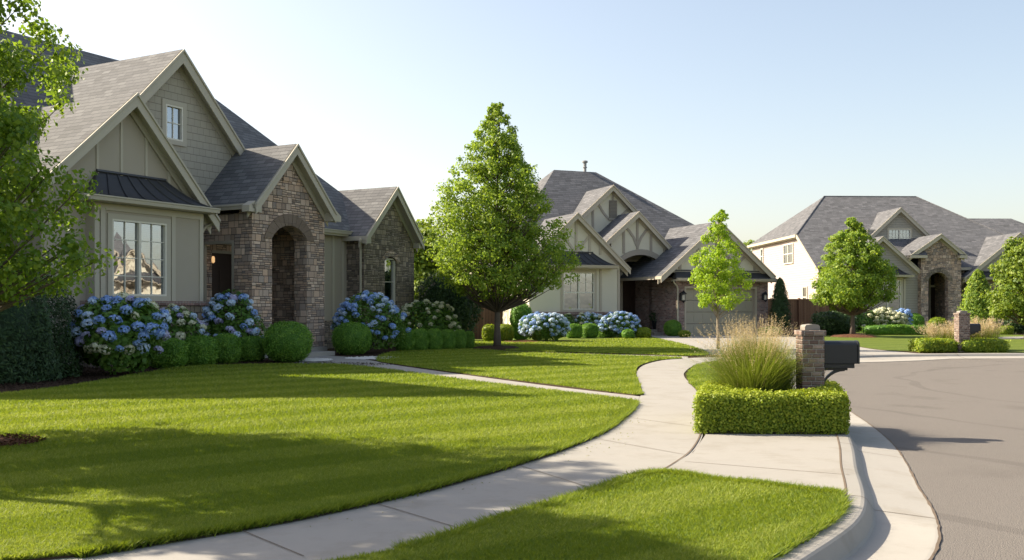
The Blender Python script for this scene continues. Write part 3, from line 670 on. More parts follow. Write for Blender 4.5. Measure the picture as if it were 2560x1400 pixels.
def arch_ring(h, s0, s1, zs, zt, wd, d0, d1, mat, n=11, name='arch_stones'):
    mb = MB(); a = arcpts(s0, s1, zs, zt, n); b = arcpts(s0 - wd, s1 + wd, zs - wd * .1, zt + wd, n)
    for i in range(n):
        c = ((a[i][0] + a[i + 1][0] + b[i][0] + b[i + 1][0]) / 4, (a[i][1] + a[i + 1][1] + b[i][1] + b[i + 1][1]) / 4)
        q = [a[i], b[i], b[i + 1], a[i + 1]]; q = [(c[0] + (x - c[0]) * .94, c[1] + (z - c[1]) * .97) for x, z in q]
        h.f.prism(mb, q, d0, d1 + (.006 if i % 2 else 0))
    return h.part(name, mb, mat)
def metal_roof(h, s0, s1, z0, t0, t1, z1, d_in, d_out, nseam, curve=.35, leftopen=True):
    """flared standing-seam skirt roof: eave s0..s1 at height z0, top t0..t1 at z1 against plane d_in"""
    f = h.f; mb = MB(); n = 7
    def pr(t): zz = z0 + (z1 - z0) * (t ** (1 + curve * 1.6)); return zz
    rows = []
    for i in range(n + 1):
        t = i / n; z = pr(t); a = s0 + (t0 - s0) * t; b = s1 + (t1 - s1) * t; d = d_out + (d_in - d_out) * t
        rows.append([f.P(a, d_in, z), f.P(a, d, z), f.P(b, d, z), f.P(b, d_in, z)])
    vs = [v for r in rows for v in r]; fs = []
    for i in range(n):
        for k in range(3): fs.append((i * 4 + k, i * 4 + k + 1, i * 4 + 4 + k + 1, i * 4 + 4 + k))
    mb.add(vs, fs)
    o = h.part('metal_roof', mb, METALR); sm = MB()
    for j in range(nseam + 1 if nseam else 0):
        q = j / nseam; pts = [Vector(f.P((s0 + (t0 - s0) * t) + ((s1 + (t1 - s1) * t) - (s0 + (t0 - s0) * t)) * q, d_out + (d_in - d_out) * t + .012, pr(t) + .012)) for t in [i / n for i in range(n + 1)]]
        sm.tube(pts, .017, 5)
    sm.tube([f.P(t0 - .03, d_in + .03, z1 + .01), f.P(t1 + .03, d_in + .03, z1 + .01)], .04, 6)
    sm.build('seams', METALR, h.root).parent = o
    return o
def battens(h, ss, ztop, z0, d, w=.075, th=.025, name='batten', mat=None):
    for s in ss:
        z = ztop(s) if callable(ztop) else ztop
        if z > z0 + .1: mb = MB(); h.f.box(mb, s - w / 2, s + w / 2, d + .001, d + th, z0, z); h.part(name, mb, mat or h.tr)
def rake_z(pk, L, Rr):
    def z(s): q = L if s < pk[0] else Rr; return pk[1] + (q[1] - pk[1]) * (s - pk[0]) / (q[0] - pk[0])
    return z
def stroke(f, mb, pts, w, d0, d1):
    L, Q = [], []
    for i, p in enumerate(pts):
        a, b = pts[max(0, i - 1)], pts[min(len(pts) - 1, i + 1)]; dx, dz = b[0] - a[0], b[1] - a[1]; l = math.hypot(dx, dz)
        L.append((p[0] - dz / l * w / 2, p[1] + dx / l * w / 2)); Q.append((p[0] + dz / l * w / 2, p[1] - dx / l * w / 2))
    f.prism(mb, L + Q[::-1], d0, d1)

# ================================================================ first house (taupe siding and stone)
f1 = F(-9.5, 25, 61)
H1 = House(f1, 'stone_and_siding_house', (-9.5, 25, 0), 'large taupe house with stone entry arch and steep gables behind the big front lawn')
f = f1; S = f.sz
H1.hip(-9.5, 14.2, -2.0, -14, 4.22, -3.5, 9.0, -8, 10.05)
# --- wing A: gable with the flared metal roof and the twin window
pkA = S(340, 232, .05); RA = S(546, 549, .05); LA_ = S(120, 432, .05)
mL = (pkA[1] - LA_[1]) / (pkA[0] - LA_[0]); LA = (pkA[0] - 2.95, pkA[1] - 2.95 * mL)
H1.gable(pkA, LA, RA, .05, -9, bw=.26)
rz = rake_z(pkA, LA, RA)
a0, a1 = -2.55, 2.38
mb = MB(); f.prism(mb, [(a0, 3.6), (a1, 3.6), (a1, rz(a1) - .12), (pkA[0], pkA[1] - .16), (a0, rz(a0) - .12)], -.30, -.5); f.box(mb, a0, a1, -.5, -.3, 0, 3.6)
f.box(mb, a0, a0 + .2, -9, -.5, 0, 4.2); f.box(mb, a1 - .2, a1, -1.75, -.5, 0, 3.9)
H1.part('gable_wall', mb, SIDING)
battens(H1, [S(x, 400, -.3)[0] for x in (172, 243, 303, 365, 422, 470)], lambda s: rz(s) - .35, 3.6, -.3)
# bump-out
b0, b1 = -1.36, 2.12
wz0, wz1 = 1.76, 3.66; ws0, ws1 = S(279, 600, 0)[0], S(415, 600, 0)[0]
H1.wall(b0, b1, -.22, 0, 1.58, 4.02, SIDING, [(ws0, ws1, wz0, wz1)], 'bay_wall')
mb = MB(); f.box(mb, b0, b0 + .15, -.3, -.22, 1.58, 4.02); f.box(mb, b1 - .15, b1, -.3, -.22, 1.58, 4.02); H1.part('bay_side', mb, SIDING)
H1.window(ws0, ws1, wz0, wz1, 0, 2, 2, 4, case=.13)
mb = MB(); f.box(mb, ws0 - .13, ws1 + .13, .036, .05, wz0 - .16, wz0 - .12)
battens(H1, [b0 + .07, ws0 - .27, S(431, 600, 0)[0] + .02, b1 - .07], 4.0, 1.62, 0, .13, .03)
mb = MB(); f.box(mb, b0, b1, .001, .032, 3.86, 4.02); H1.part('bay_frieze', mb, H1.tr)
mb = MB(); f.box(mb, b0 - .1, b1 + .06, -.3, .10, 0, 1.52); H1.part('brick_base', mb, STONE2)
mb = MB()
x = b0 - .16
while x < b1 + .1: f.box(mb, x, x + .088, -.3, .17, 1.52, 1.63); x += .098
H1.part('brick_ledge', mb, BRICK)
metal_roof(H1, -1.75, 2.3, 4.16, -1.04, 1.05, 4.84, -.3, .34, 7)
mb = MB(); f.box(mb, -1.75, 2.3, -.3, .33, 4.02, 4.10); H1.part('soffit', mb, TRIMD)
H1.gutter(-1.78, 2.33, .33, 4.17)
H1.gutter(-1.76, 0, -.3, 4.17, 'd', .33)
mb = MB(); f.prism(mb, [(b0 + .02, 3.98), (b1, 3.98), (b1, 4.02), (b0 + .02, 4.02)], .001, .06)
# --- wing B: big upper gable with shake siding
pkB = S(456, 123, -1.5); RB = S(609, 373, -1.5); LB = (pkB[0] - 3.9, pkB[1] - 3.9 * 1.04)
H1.gable(pkB, LB, RB, -1.5, -9, bw=.3)
rb = rake_z(pkB, LB, RB); B0, B1 = pkB[0] - 3.5, RB[0] - .22
ub = [S(413, 271, -1.8), S(456, 355, -1.8)]
us0, us1, uz0, uz1 = ub[0][0], ub[1][0], ub[1][1], S(413, 271, -1.8)[1]
uz1 = max(uz1, uz0 + 1.0)
mb = MB()
def gpoly(sa, sb, za, zb=None):
    if zb is not None: f.box(mb, sa, sb, -2.0, -1.8, za, zb); return
    ss_ = [sa] + ([pkB[0]] if sa < pkB[0] < sb else []) + [sb]
    f.prism(mb, [(sa, za), (sb, za)] + [(q_, rb(q_) - .18) for q_ in ss_[::-1]], -2.0, -1.8)
gpoly(B0, us0, 3.4); gpoly(us1, B1, 3.4); gpoly(us0, us1, uz1); gpoly(us0, us1, 3.4, uz0)
H1.part('shake_gable', mb, SHAKE)
H1.window(us0, us1, uz0, uz1, -1.8, 1, 2, 2, case=.13, back=DARK)
# --- main wall between the tower and wing C
H1.wall(6.5, 11.3, -2.5, -2.3, 0, 4.1, SIDING, [(8.55, 9.35, 1.3, 3.35)], 'main_wall')
H1.window(8.55, 9.35, 1.3, 3.35, -2.3, 1, 2, 3, case=.12)
battens(H1, [9.9, 10.45, 11.0], 4.05, 1.05, -2.3, .12, .03)
mb = MB(); f.box(mb, 6.9, 11.2, -2.3, -2.15, 0, 1.0); H1.part('stone_base', mb, STONE2)
H1.gutter(6.2, 11.4, -2.02, 4.24)
mb = MB(); f.box(mb, -9, 3.4, -2.5, -2.35, 0, 4.1); f.box(mb, 11.2, 14, -2.5, -2.35, 0, 4.1); f.box(mb, 13.8, 14, -14, -2.5, 0, 4.1); f.box(mb, -9, -8.8, -13.6, -2.5, 0, 4.1); f.box(mb, -8.8, 13.8, -13.6, -13.4, 0, 4.1)
H1.part('rear_wall', mb, SIDING)
# --- tower D: stone entry
pkD = S(741, 359, .6); LD = S(638, 506, .6); RD = S(838, 536, .6); LD = (LD[0], 4.44); RD = (RD[0], 4.44)
H1.gable(pkD, LD, RD, .6, -7, bw=.24)
rd = rake_z(pkD, LD, RD); D0, D1 = 3.74, 6.93
x0, x1 = S(680, 640, .25)[0], S(767, 640, .25)[0]; zs_, zt_ = 3.52, 3.93
mb = MB()
ap = arcpts(x0, x1, zs_, zt_, 14)
f.prism(mb, [(D0, .1), (x0, .1)] + ap + [(x1, .1), (D1, .1), (D1, rd(D1) - .15), (pkD[0], pkD[1] - .2), (D0, rd(D0) - .15)], -.25, .25)
H1.part('entry_tower_wall', mb, STONE)
arch_ring(H1, x0, x1, zs_, zt_, .36, .251, .275, cellmat('arch_stone', .5, .5, [(.16, .12, .095), (.25, .19, .145), (.20, .155, .125)], (.1, .08, .07), .003, rshift=.8, bump=.4), 13)
mb = MB(); kk = S(723, 425, .25); f.prism(mb, [(kk[0] - .28, kk[1] - .35), (kk[0] + .12, kk[1] - .35), (kk[0] + .12, kk[1] + .18), (kk[0] - .08, kk[1] + .32), (kk[0] - .28, kk[1] + .18)], .251, .285); H1.part('gable_keystones', mb, STONE)
mb = MB()   # side walls: left one has the tall side opening
f.box(mb, D0, D0 + .4, -.45, -.25, .1, 4.2); f.box(mb, D0, D0 + .4, -1.75, -.45, 3.42, 4.2); f.box(mb, D0, D0 + .4, -1.9, -1.75, .1, 4.2)
f.box(mb, D1 - .4, D1, -2.3, -.25, .1, 4.2); H1.part('entry_side_wall', mb, STONE)
H1.wall(2.2, D1 - .4, -2.1, -1.9, .1, 4.2, STONE, [(3.3, 5.25, .25, 3.2)], 'porch_back_wall')
mb = MB(); f.box(mb, D0 + .4, D1 - .4, -1.9, -.25, 4.0, 4.1); H1.part('porch_ceiling', mb, PORCH)
mb = MB(); f.box(mb, 3.38, 5.17, -2.02, -1.96, .28, 3.12)  # door made extra wide, its dark wood standing in for porch shade
for a, b, c, e in ((3.5, 3.95, .5, 1.3), (3.5, 3.95, 1.45, 2.7), (4.1, 4.53, .5, 1.3), (4.63, 5.05, .5, 1.3), (4.1, 4.53, 1.45, 2.7), (4.63, 5.05, 1.45, 2.7)): f.box(mb, a, b, -1.96, -1.945, c, e)
dr = H1.part('front_door', mb, DOORM); mb = MB(); f.box(mb, 5.09, 5.13, -1.945, -1.90, 1.15, 1.55); hh = mb.build('handle', METALR, H1.root); hh.parent = dr
mb = MB(); f.box(mb, 3.3, 3.38, -2.1, -1.88, .25, 3.2); f.box(mb, 5.17, 5.25, -2.1, -1.88, .25, 3.2); f.box(mb, 3.38, 5.17, -2.1, -1.88, 3.12, 3.2); H1.part('door_frame', mb, TRIMD)
mb = MB(); f.box(mb, D0 + .001, D0 + .1, -1.749, -1.65, .1, 3.42); f.box(mb, D0 + .001, D0 + .1, -.55, -.451, .1, 3.42); f.box(mb, D0 + .001, D0 + .1, -1.65, -.55, 3.33, 3.419); H1.part('side_opening_frame', mb, TRIMD)
ll = f.P(3.62, -1.55, 0); mb = MB(); mb.lathe(f.P(3.95, -1.5, 0)[0], f.P(3.95, -1.5, 0)[1], [(.001, 3.0), (.04, 2.98), (.05, 2.92), (.05, 2.82), (.001, 2.78)], 10); H1.part('porch_lamp', mb, LAMPG)
H1.gutter(LD[0] + .02, 0, -3.2, 4.40, 'd', .58)
mb = MB(); f.prism(mb, [(D0 - .45, 4.18), (D0 + .05, 4.18), (D0 + .05, 4.5), (D0 - .20, 4.5), (D0 - .45, 4.36)], .30, .58); f.prism(mb, [(D1 - .05, 4.18), (D1 + .42, 4.18), (D1 + .42, 4.36), (D1 + .2, 4.5), (D1 - .05, 4.5)], .30, .58); H1.part('eave_return', mb, TRIM)
mb = MB(); f.box(mb, D0 + .1, D1 - .1, -1.9, .45, 0, .24); H1.part('porch_slab', mb, CONC)
mb = MB(); f.box(mb, x0 - .15, x1 + .25, .45, 1.15, 0, .13); H1.part('porch_step', mb, CONC)
H1.spout(b1 + .2, -.30, 1.1, 0, 3.98, ds=-.42)
# --- wing C: right stone gable
pkC = S(992, 466, -1.2); LC = S(914, 590, -1.2); RC = S(1059, 606, -1.2); LC = (LC[0], 4.04); RC = (RC[0], 4.04)
H1.gable(pkC, LC, RC, -1.2, -9, bw=.24)
rc = rake_z(pkC, LC, RC); C0, C1 = LC[0] + .3, RC[0] - .22
cw = [S(962, 640, -1.5)[0], S(991, 640, -1.5)[0]]; cz0, cz1 = 1.55, 3.22
mb = MB(); ap = arcpts(cw[0], cw[1], cz1, cz1 + .16, 8)
f.prism(mb, [(C0, cz0), (cw[0], cz0)] + ap + [(cw[1], cz0), (C1, cz0), (C1, rc(C1) - .12), (pkC[0], pkC[1] - .2), (C0, rc(C0) - .12)], -1.8, -1.5)
f.box(mb, C0, C1, -1.8, -1.5, 0, cz0); f.box(mb, C0, C0 + .3, -2.3, -1.8, 0, 3.95); f.box(mb, C1 - .3, C1, -9, -1.8, 0, 3.95)
H1.part('stone_gable_wall', mb, STONE2)
arch_ring(H1, cw[0], cw[1], cz1, cz1 + .16, .25, -1.499, -1.475, STONE, 7)
H1.window(cw[0], cw[1], cz0, cz1 + .1, -1.58, 1, 1, 2, case=0, back=DARK)
mb = MB(); f.box(mb, cw[0] - .1, cw[1] + .1, -1.5, -1.42, cz0 - .12, cz0 - .001); H1.part('window_sill', mb, GREY_ST)
mb = MB(); f.box(mb, LC[0] + .02, C0 + .06, -1.5, -1.22, 3.78, 3.98); f.box(mb, C1 - .06, RC[0] - .02, -1.5, -1.22, 3.78, 3.98); H1.part('eave_return', mb, TRIM)
H1.spout(C0 - .12, -1.62, .3, 0, 3.95, ds=.25)
# --- wing beyond the left edge of the view (its gable throws the long shadow on the lawn)
pkE = (-5.6, 10.0); LE, RE = (-9.1, 5.0), (-3.2, 6.2)
H1.gable(pkE, LE, RE, -.5, -9)
mb = MB(); f.prism(mb, [(-8.8, 0), (-3.4, 0), (-3.4, 6.0), (-5.6, 9.75), (-8.8, 5.1)], -1.0, -.8); H1.part('side_wing_wall', mb, SIDING)

# ================================================================ second house (cream stucco, half-timbering)
f2 = F(11.04, 52, 21.8); f = f2; S = f.sz
H2 = House(f2, 'half_timbered_house', (9, 53, 0), 'cream half-timbered house with brown brick garage and dark arched entry, middle house', shingle=SHINGG, trim=TRIM2L, rake=TRIM2L)
# main roof
r0 = S(1385, 425, -9); r1 = S(1490, 430, -9)
er = S(1712, 572, -3.2)
H2.hip(r0[0] - 5.2, r1[0] + 6.6, -3.2, -15, 4.7, r0[0], r1[0], -9, (r0[1] + r1[1]) / 2)
px_ = S(1466, 430, -9)[0]; mb = MB(); q = f.P(px_, -9.2, 0); zz = r0[1]
mb.lathe(q[0], q[1], [(.09, zz - .4), (.09, zz + .25), (.13, zz + .27), (.13, zz + .32), (.09, zz + .34), (.10, zz + .55), (.17, zz + .58), (.17, zz + .68), (.001, zz + .74)], 10); H2.part('flue_pipe', mb, plain('galvanised_metal', (.30, .30, .30), .5, .1, 5))
# garage wing
pkG = S(1800, 553, .35); LG = S(1652, 690, .35); RG = S(1938, 690, .35); zG = 3.15
LG = (LG[0], LG[1]); RG = (RG[0], RG[1])
H2.gable(pkG, LG, RG, .35, -9, bw=.26)
rg = rake_z(pkG, LG, RG); g0, g1 = S(1690, 800, 0)[0], S(1920, 800, 0)[0]
gd0, gd1 = S(1711, 800, 0)[0], S(1892, 800, 0)[0]; gdt = S(1800, 716, 0)[1]
H2.wall(g0, g1, -.35, 0, 0, 3.05, BRICK, [(gd0, gd1, 0, gdt)], 'garage_wall')
mb = MB(); f.box(mb, g0, g0 + .3, -6, -.35, 0, 3.05); f.box(mb, g1 - .3, g1, -12, -.35, 0, 3.05); H2.part('garage_side_wall', mb, BRICK)
mb = MB(); zb = 3.3; f.prism(mb, [(LG[0] + .35, zb), (RG[0] - .35, zb), (pkG[0], pkG[1] - .22)], -.35, -.02); H2.part('gable_panel', mb, STUC)
mb = MB()
for px in (1700, 1745, 1792, 1840, 1886): s = S(px, 650, 0)[0]; f.box(mb, s - .07, s + .07, -.019, .03, zb, rg(s) - .38)
f.box(mb, LG[0] + .6, RG[0] - .6, -.019, .034, zb, zb + .16)
for a, b, c in ((1745, 1720, 670), (1745, 1770, 670), (1840, 1815, 670), (1840, 1866, 670)):
    t = S(a, 660, 0); stroke(f, mb, [(t[0], zb + .2), ((t[0] * .6 + S(b, 640, 0)[0] * .4), zb + .65), (S(b, 630, 0)[0], zb + 1.0)], .13, -.019, .026)
H2.part('half_timber', mb, TRIM2)
metal_roof(H2, g0 - .3, g1 + .35, 2.98, g0 - .05, g1 + .05, 3.4, -.02, .55, 0)
mb = MB(); f.box(mb, g0 - .3, g1 + .35, -.02, .54, 2.84, 2.93); H2.part('soffit', mb, TRIM2L); H2.gutter(g0 - .3, g1 + .37, .54, 3.0)
# garage door
mb = MB(); npan = 4; zh = (gdt - .12) / npan
for i in range(npan):
    f.box(mb, gd0 + .1, gd1 - .1, -.30, -.24, i * zh + .01, (i + 1) * zh - .01)
    for k in range(8):
        w = (gd1 - gd0 - .2) / 8; f.box(mb, gd0 + .1 + k * w + .07, gd0 + .1 + (k + 1) * w - .07, -.24, -.225, i * zh + .1, (i + 1) * zh - .1)
H2.part('garage_door', mb, GARM)
mb = MB(); f.box(mb, gd0, gd0 + .1, -.32, .02, 0, gdt); f.box(mb, gd1 - .1, gd1, -.32, .02, 0, gdt); f.box(mb, gd0 + .1, gd1 - .1, -.32, .02, gdt - .12, gdt); H2.part('garage_door_frame', mb, TRIM2L)
mb = MB(); x = gd0 - .1
while x < gd1 + .05: f.box(mb, x, x + .075, .001, .03, gdt + .001, gdt + .24); x += .088
H2.part('brick_lintel', mb, BRICK)
H2.lantern(S(1702, 740, 0)[0], 0, S(1702, 742, 0)[1], 1.7); H2.lantern(S(1907, 740, 0)[0], 0, S(1907, 742, 0)[1], 1.5)
H2.spout(g0 + .06, .02, .1, 0, 2.9, ds=.35, mat=TRIM3)
# entry gable E over the arch
dE = -2.0; pkE2 = S(1597, 528, dE); LE2 = S(1515, 603, dE); RE2 = S(1694, 634, dE); 
H2.gable(pkE2, LE2, RE2, dE, -10, bw=.24)
re = rake_z(pkE2, LE2, RE2); e0, e1 = S(1528, 700, dE - .3)[0], S(1684, 700, dE - .3)[0]; zc = S(1600, 637, dE - .3)[1]; zsp = S(1548, 668, dE - .3)[1]
as0, as1 = S(1540, 660, dE - .3)[0], S(1662, 660, dE - .3)[0]
zlow = zsp - .05
mb = MB(); ap = arcpts(as0, as1, zsp, zc, 12)
f.prism(mb, [(e0, zlow), (as0, zlow)] + ap + [(as1, zlow), (e1, zlow), (e1, re(e1) - .2), (pkE2[0], pkE2[1] - .2), (e0, re(e0) - .2)], dE - .5, dE - .3); H2.part('entry_gable_wall', mb, STUC)
mb = MB(); ap2 = arcpts(as0 - .2, as1 + .25, zsp + .02, zc + .30, 12)
f.prism(mb, ap + ap2[::-1], dE - .55, dE - .22); ztm = zc + .3
H2.part('arch_trim', mb, TRIM2)
mb = MB()
for px in (1559, 1593, 1627, 1660): s = S(px, 600, dE - .3)[0]; f.box(mb, s - .065, s + .065, dE - .299, dE - .25, ztm - (.25 if px in (1559, 1627) else .45 if px == 1660 else .0), re(s) - .35)
s = S(1593, 600, dE - .3)[0]
for sg in (-1, 1): stroke(f, mb, [(s, ztm + .1), (s + sg * .22, ztm + .62), (s + sg * .52, ztm + 1.0), (s + sg * .86, ztm + 1.25)], .13, dE - .299, dE - .258)
H2.part('half_timber', mb, TRIM2)
# entry recess
dd = -4.3; zr = 4.4
mb = MB(); f.box(mb, S(1664, 700, dE)[0], S(1664, 700, dE)[0] + .3, dd, dE - .5, 0, zr); f.box(mb, S(1664, 700, dE)[0], g0, dE - .8, dE - .5, 0, 3.6); H2.part('entry_brick_wall', mb, BRICK)
q0, q1 = S(1480, 700, dd)[0], S(1672, 700, dd)[0] + .8
od0, od1 = S(1553, 700, dd)[0], S(1604, 700, dd)[0]
H2.wall(q0, q1, dd - .2, dd, 0, 4.6, TRIM2, [(od0, od1, .3, 4.15)], 'entry_back_wall')
mb = MB(); f.box(mb, od0 + .08, od0 + 1.12, dd - .12, dd - .06, .3, 3.0)
for k in (0, 1): f.box(mb, od0 + .18 + k * .46, od0 + .56 + k * .46, dd - .06, dd - .045, .5, 2.85)
H2.part('front_door', mb, DOORM)
mb = MB(); f.box(mb, od0, od0 + .08, dd - .15, dd + .02, .3, 4.15); f.box(mb, od0 + 1.12, od0 + 1.22, dd - .15, dd + .02, .3, 4.15); f.box(mb, od1 - .1, od1, dd - .15, dd + .02, .3, 4.15); f.box(mb, od0 + .08, od1 - .1, dd - .15, dd + .021, 3.0, 3.2); f.box(mb, od0 + .08, od1 - .1, dd - .15, dd + .02, 4.05, 4.15); H2.part('door_frame', mb, TRIM2L)
mb = MB(); f.box(mb, od0 + .08, od1 - .1, dd - .14, dd - .1, .3, 4.1); H2.part('sidelight_glass', mb, plain('dark_glass', (.02, .025, .03), .08, .1, 2, spec=.8))
mb = MB(); f.box(mb, q0, q1, dd, dE - .5, 4.4, 4.5); H2.part('porch_ceiling', mb, PORCH)
mb = MB(); f.box(mb, e0, g0 - .1, dd, dE + .3, 0, .3); f.box(mb, S(1615, 700, dE)[0], g0 - .1, dE + .3, dE + .9, 0, .16); H2.part('porch_steps', mb, GREY_ST)
# upper gable U with the vent
dU = -4.0; pkU = S(1533, 462, dU); RU = S(1592, 526, dU); LU = S(1455, 536, dU)
kU = (pkU[1] - RU[1]) / (RU[0] - pkU[0]); kL = (pkU[1] - LU[1]) / (pkU[0] - LU[0])
LU = (LU[0] - 1.2, LU[1] - 1.2 * kL); RU = (RU[0] + .25, RU[1] - .25 * kU)
H2.gable(pkU, LU, RU, dU, -10, bw=.24)
ru = rake_z(pkU, LU, RU); mb = MB(); f.prism(mb, [(LU[0] + .3, 4.4), (RU[0] + .4, 4.4), (RU[0] - .05, ru(RU[0] - .05) - .2), (pkU[0], pkU[1] - .22), (LU[0] + .3, ru(LU[0] + .3) - .2)], dU - .5, dU - .3); H2.part('upper_gable_wall', mb, STUC)
v0 = S(1523, 545, dU - .3); v1 = S(1541, 502, dU - .3)
mb = MB(); f.box(mb, v0[0], v1[0], dU - .299, dU - .22, v0[1], v1[1]); H2.part('gable_vent', mb, cellmat('louvred_vent', 5, .08, [(.24, .21, .175), (.26, .225, .185)], (.1, .08, .06), .02, mode='lap'))
mb = MB(); sm_ = (v0[0] + v1[0]) / 2
f.box(mb, sm_ - .06, sm_ + .06, dU - .299, dU - .25, v1[1], pkU[1] - .4); f.box(mb, sm_ - .06, sm_ + .06, dU - .299, dU - .25, 4.8, v0[1] - .12); f.box(mb, v0[0] - .08, v1[0] + .08, dU - .299, dU - .21, v0[1] - .12, v0[1] - .001)
s = S(1488, 560, dU)[0]; f.box(mb, s - .06, s + .06, dU - .299, dU - .25, 4.8, ru(s) - .35)
stroke(f, mb, [(v0[0] - .05, v0[1] - .05), (v0[0] - .35, v0[1] + .25), (v0[0] - .75, v0[1] + .85)], .12, dU - .299, dU - .255); stroke(f, mb, [(v1[0] + .05, v0[1] - .05), (v1[0] + .35, v0[1] + .2), (v1[0] + .8, v0[1] + .62)], .12, dU - .299, dU - .255)
H2.part('half_timber', mb, TRIM2)
# wing L with the metal roof and window
dL = -.9; pkL = S(1444, 531, dL); RL = S(1576, 671, dL); kk = (pkL[1] - RL[1]) / (RL[0] - pkL[0]); LL = (pkL[0] - 2.9, pkL[1] - 2.9 * kk)
H2.gable(pkL, LL, RL, dL, -10, bw=.24)
rl = rake_z(pkL, LL, RL); l0, l1 = LL[0] + .35, S(1549, 720, dL - .3)[0]; zl = 3.3
w0 = S(1408, 774, dL - .3); w1 = S(1485, 682, dL - .3)
H2.wall(l0, l1, dL - .5, dL - .3, 1.25, 3.5, STUC, [(w0[0], w1[0], w0[1], w1[1])], 'wing_wall')
mb = MB(); f.prism(mb, [(l0, 3.5), (l1, 3.5), (l1, rl(l1) - .15), (pkL[0], pkL[1] - .2), (l0, rl(l0) - .15)], dL - .5, dL - .3); f.box(mb, l0, l0 + .2, -12, dL - .5, 0, 3.6); f.box(mb, l1 - .2, l1, dd, dL - .5, 0, 3.6); H2.part('wing_gable_wall', mb, STUC)
H2.window(w0[0], w1[0], w0[1], w1[1], dL - .3, 2, 2, 2, split=.46, case=.14, back=CURT, casem=TRIM2L)
mb = MB()
for px in (1398, 1440, 1474, 1500): s = S(px, 600, dL - .3)[0]; f.box(mb, s - .06, s + .06, dL - .299, dL - .25, 4.2, rl(s) - .35)
s = S(1440, 600, dL - .3)[0]
for sg in (-1, 1): stroke(f, mb, [(s, 4.25), (s + sg * .45, 4.8), (s + sg * .85, 5.25)], .12, dL - .299, dL - .258)
f.box(mb, l1 - .13, l1, dL - .299, dL - .26, 1.3, 3.45); f.box(mb, S(1508, 700, dL)[0] - .06, S(1508, 700, dL)[0] + .06, dL - .299, dL - .26, 1.3, 3.45)
H2.part('half_timber', mb, TRIM2L)
metal_roof(H2, S(1395, 665, dL + .2)[0] - 1.2, S(1541, 665, dL + .2)[0], S(1500, 664, dL + .2)[1], S(1400, 632, dL)[0] - .8, S(1487, 632, dL)[0], S(1480, 631, dL)[1], dL - .3, dL + .35, 9)
zq = S(1500, 664, dL + .2)[1]; mb = MB(); f.box(mb, l0, S(1541, 665, dL + .2)[0], dL - .3, dL + .33, zq - .16, zq - .06); H2.part('soffit', mb, TRIM2L); H2.gutter(l0, S(1542, 665, dL + .2)[0], dL + .33, zq + .01)
mb = MB(); f.box(mb, l0 - .05, l1 + .05, dL - .5, dL - .2, 0, 1.15); H2.part('brick_base', mb, BRICK); mb = MB(); f.box(mb, l0 - .1, l1 + .1, dL - .5, dL - .14, 1.15, 1.25); H2.part('brick_ledge', mb, BRICK)
mb = MB(); f.box(mb, r0[0] - 4.5, g1, -14.5, -14.3, 0, 4.5); f.box(mb, r0[0] - 4.7, r0[0] - 4.5, -14.5, -4, 0, 4.5); f.box(mb, r1[0] + 5.9, r1[0] + 6.1, -14.5, -4, 0, 4.5); f.box(mb, r0[0] - 4.7, l0, -4.2, -4, 0, 4.5); H2.part('rear_wall', mb, LAPC)

# ================================================================ third house (taupe and cream siding, stone entry)
f3 = F(26.1, 66, 2); f = f3; S = f.sz
H3 = House(f3, 'siding_and_stone_house', (26, 67, 0), 'two-storey house with sunlit cream side wall and brown stone entry across the turning circle', shingle=SHINGG, trim=TRIM3, rake=TRIM3)
sl = S(2050, 668, 0)[0]; ze = 4.2
def zfront(d): return ze + .61 * (-d)
ra = S(2060, 491, -9.6); rb_ = S(2290, 493, -9.6)
zrid = zfront(-9.6)
# main roof: long front slope, left hip slope, right hip, rear slope
E = 16.6
mb = MB()
P_ = lambda s, d, z: f.P(s, d, z)
zh_ = zfront(-4.1)                                         # height of the side eave
s_r = rb_[0] + 2.9
v = [P_(sl - .25, -0.0, ze), P_(sl - .25, -4.1, zh_), P_(ra[0], -9.6, zrid), P_(rb_[0], -9.6, zrid), P_(s_r + 4, 0, ze), P_(sl - .25, -E, zh_), P_(s_r + 4, -E, ze), P_(s_r + 4, 0, ze), P_(s_r + 4, -E, ze)]
mb.add(v, [(0, 4, 3, 2, 1), (1, 2, 5), (5, 2, 3, 6), (3, 4, 6)])
o = H3.part('main_roof', mb, [SHINGG, TRIM3]); mb = MB()
mb.add([P_(sl - .25, 0, ze), P_(sl - .25, -4.1, zh_), P_(sl - .25, -4.1, zh_ - .22), P_(sl - .25, 0, ze - .22)], [(0, 1, 2, 3)])
f.prism_s(mb, [(0, ze - .02), (-4.1, zh_ - .02), (-4.1, zh_ - .26), (0, ze - .26)], sl - .29, sl - .25); f.box(mb, sl - .35, sl - .25, -E, -4.1, zh_ - .2, zh_ - .01); f.box(mb, sl - .25, sl + .3, -E, -4.1, zh_ - .26, zh_ - .2)
H3.part('eave_board', mb, TRIM3)
mb = MB()
for a, b in ((v[1], v[2]), (v[2], v[3]), (v[3], v[4])): mb.tube([a, b], .05, 6)
H3.part('ridge_cap', mb, SHINGG)
# right section with its lower ridge
r2a = S(2390, 546, -7.0); r2b = S(2528, 547, -7.0)
H3.hip(r2a[0] - 6, r2b[0] + 5.2, 0.01, -14, ze - .01, r2a[0] - 2, r2b[0], -7.0, r2a[1], name='right_roof')
# side wall
mb = MB(); f.prism_s(mb, [(-.3, 0), (-.3, ze - .1), (-4.1, zh_ - .2), (-E + .4, zh_ - .2), (-E + .4, 0)], sl, sl + .25); H3.part('side_wall', mb, LAPC)
fs = F(*f.P(sl, 0, 0)[:2], 2 - 90)                         # frame of the side wall: its front faces left
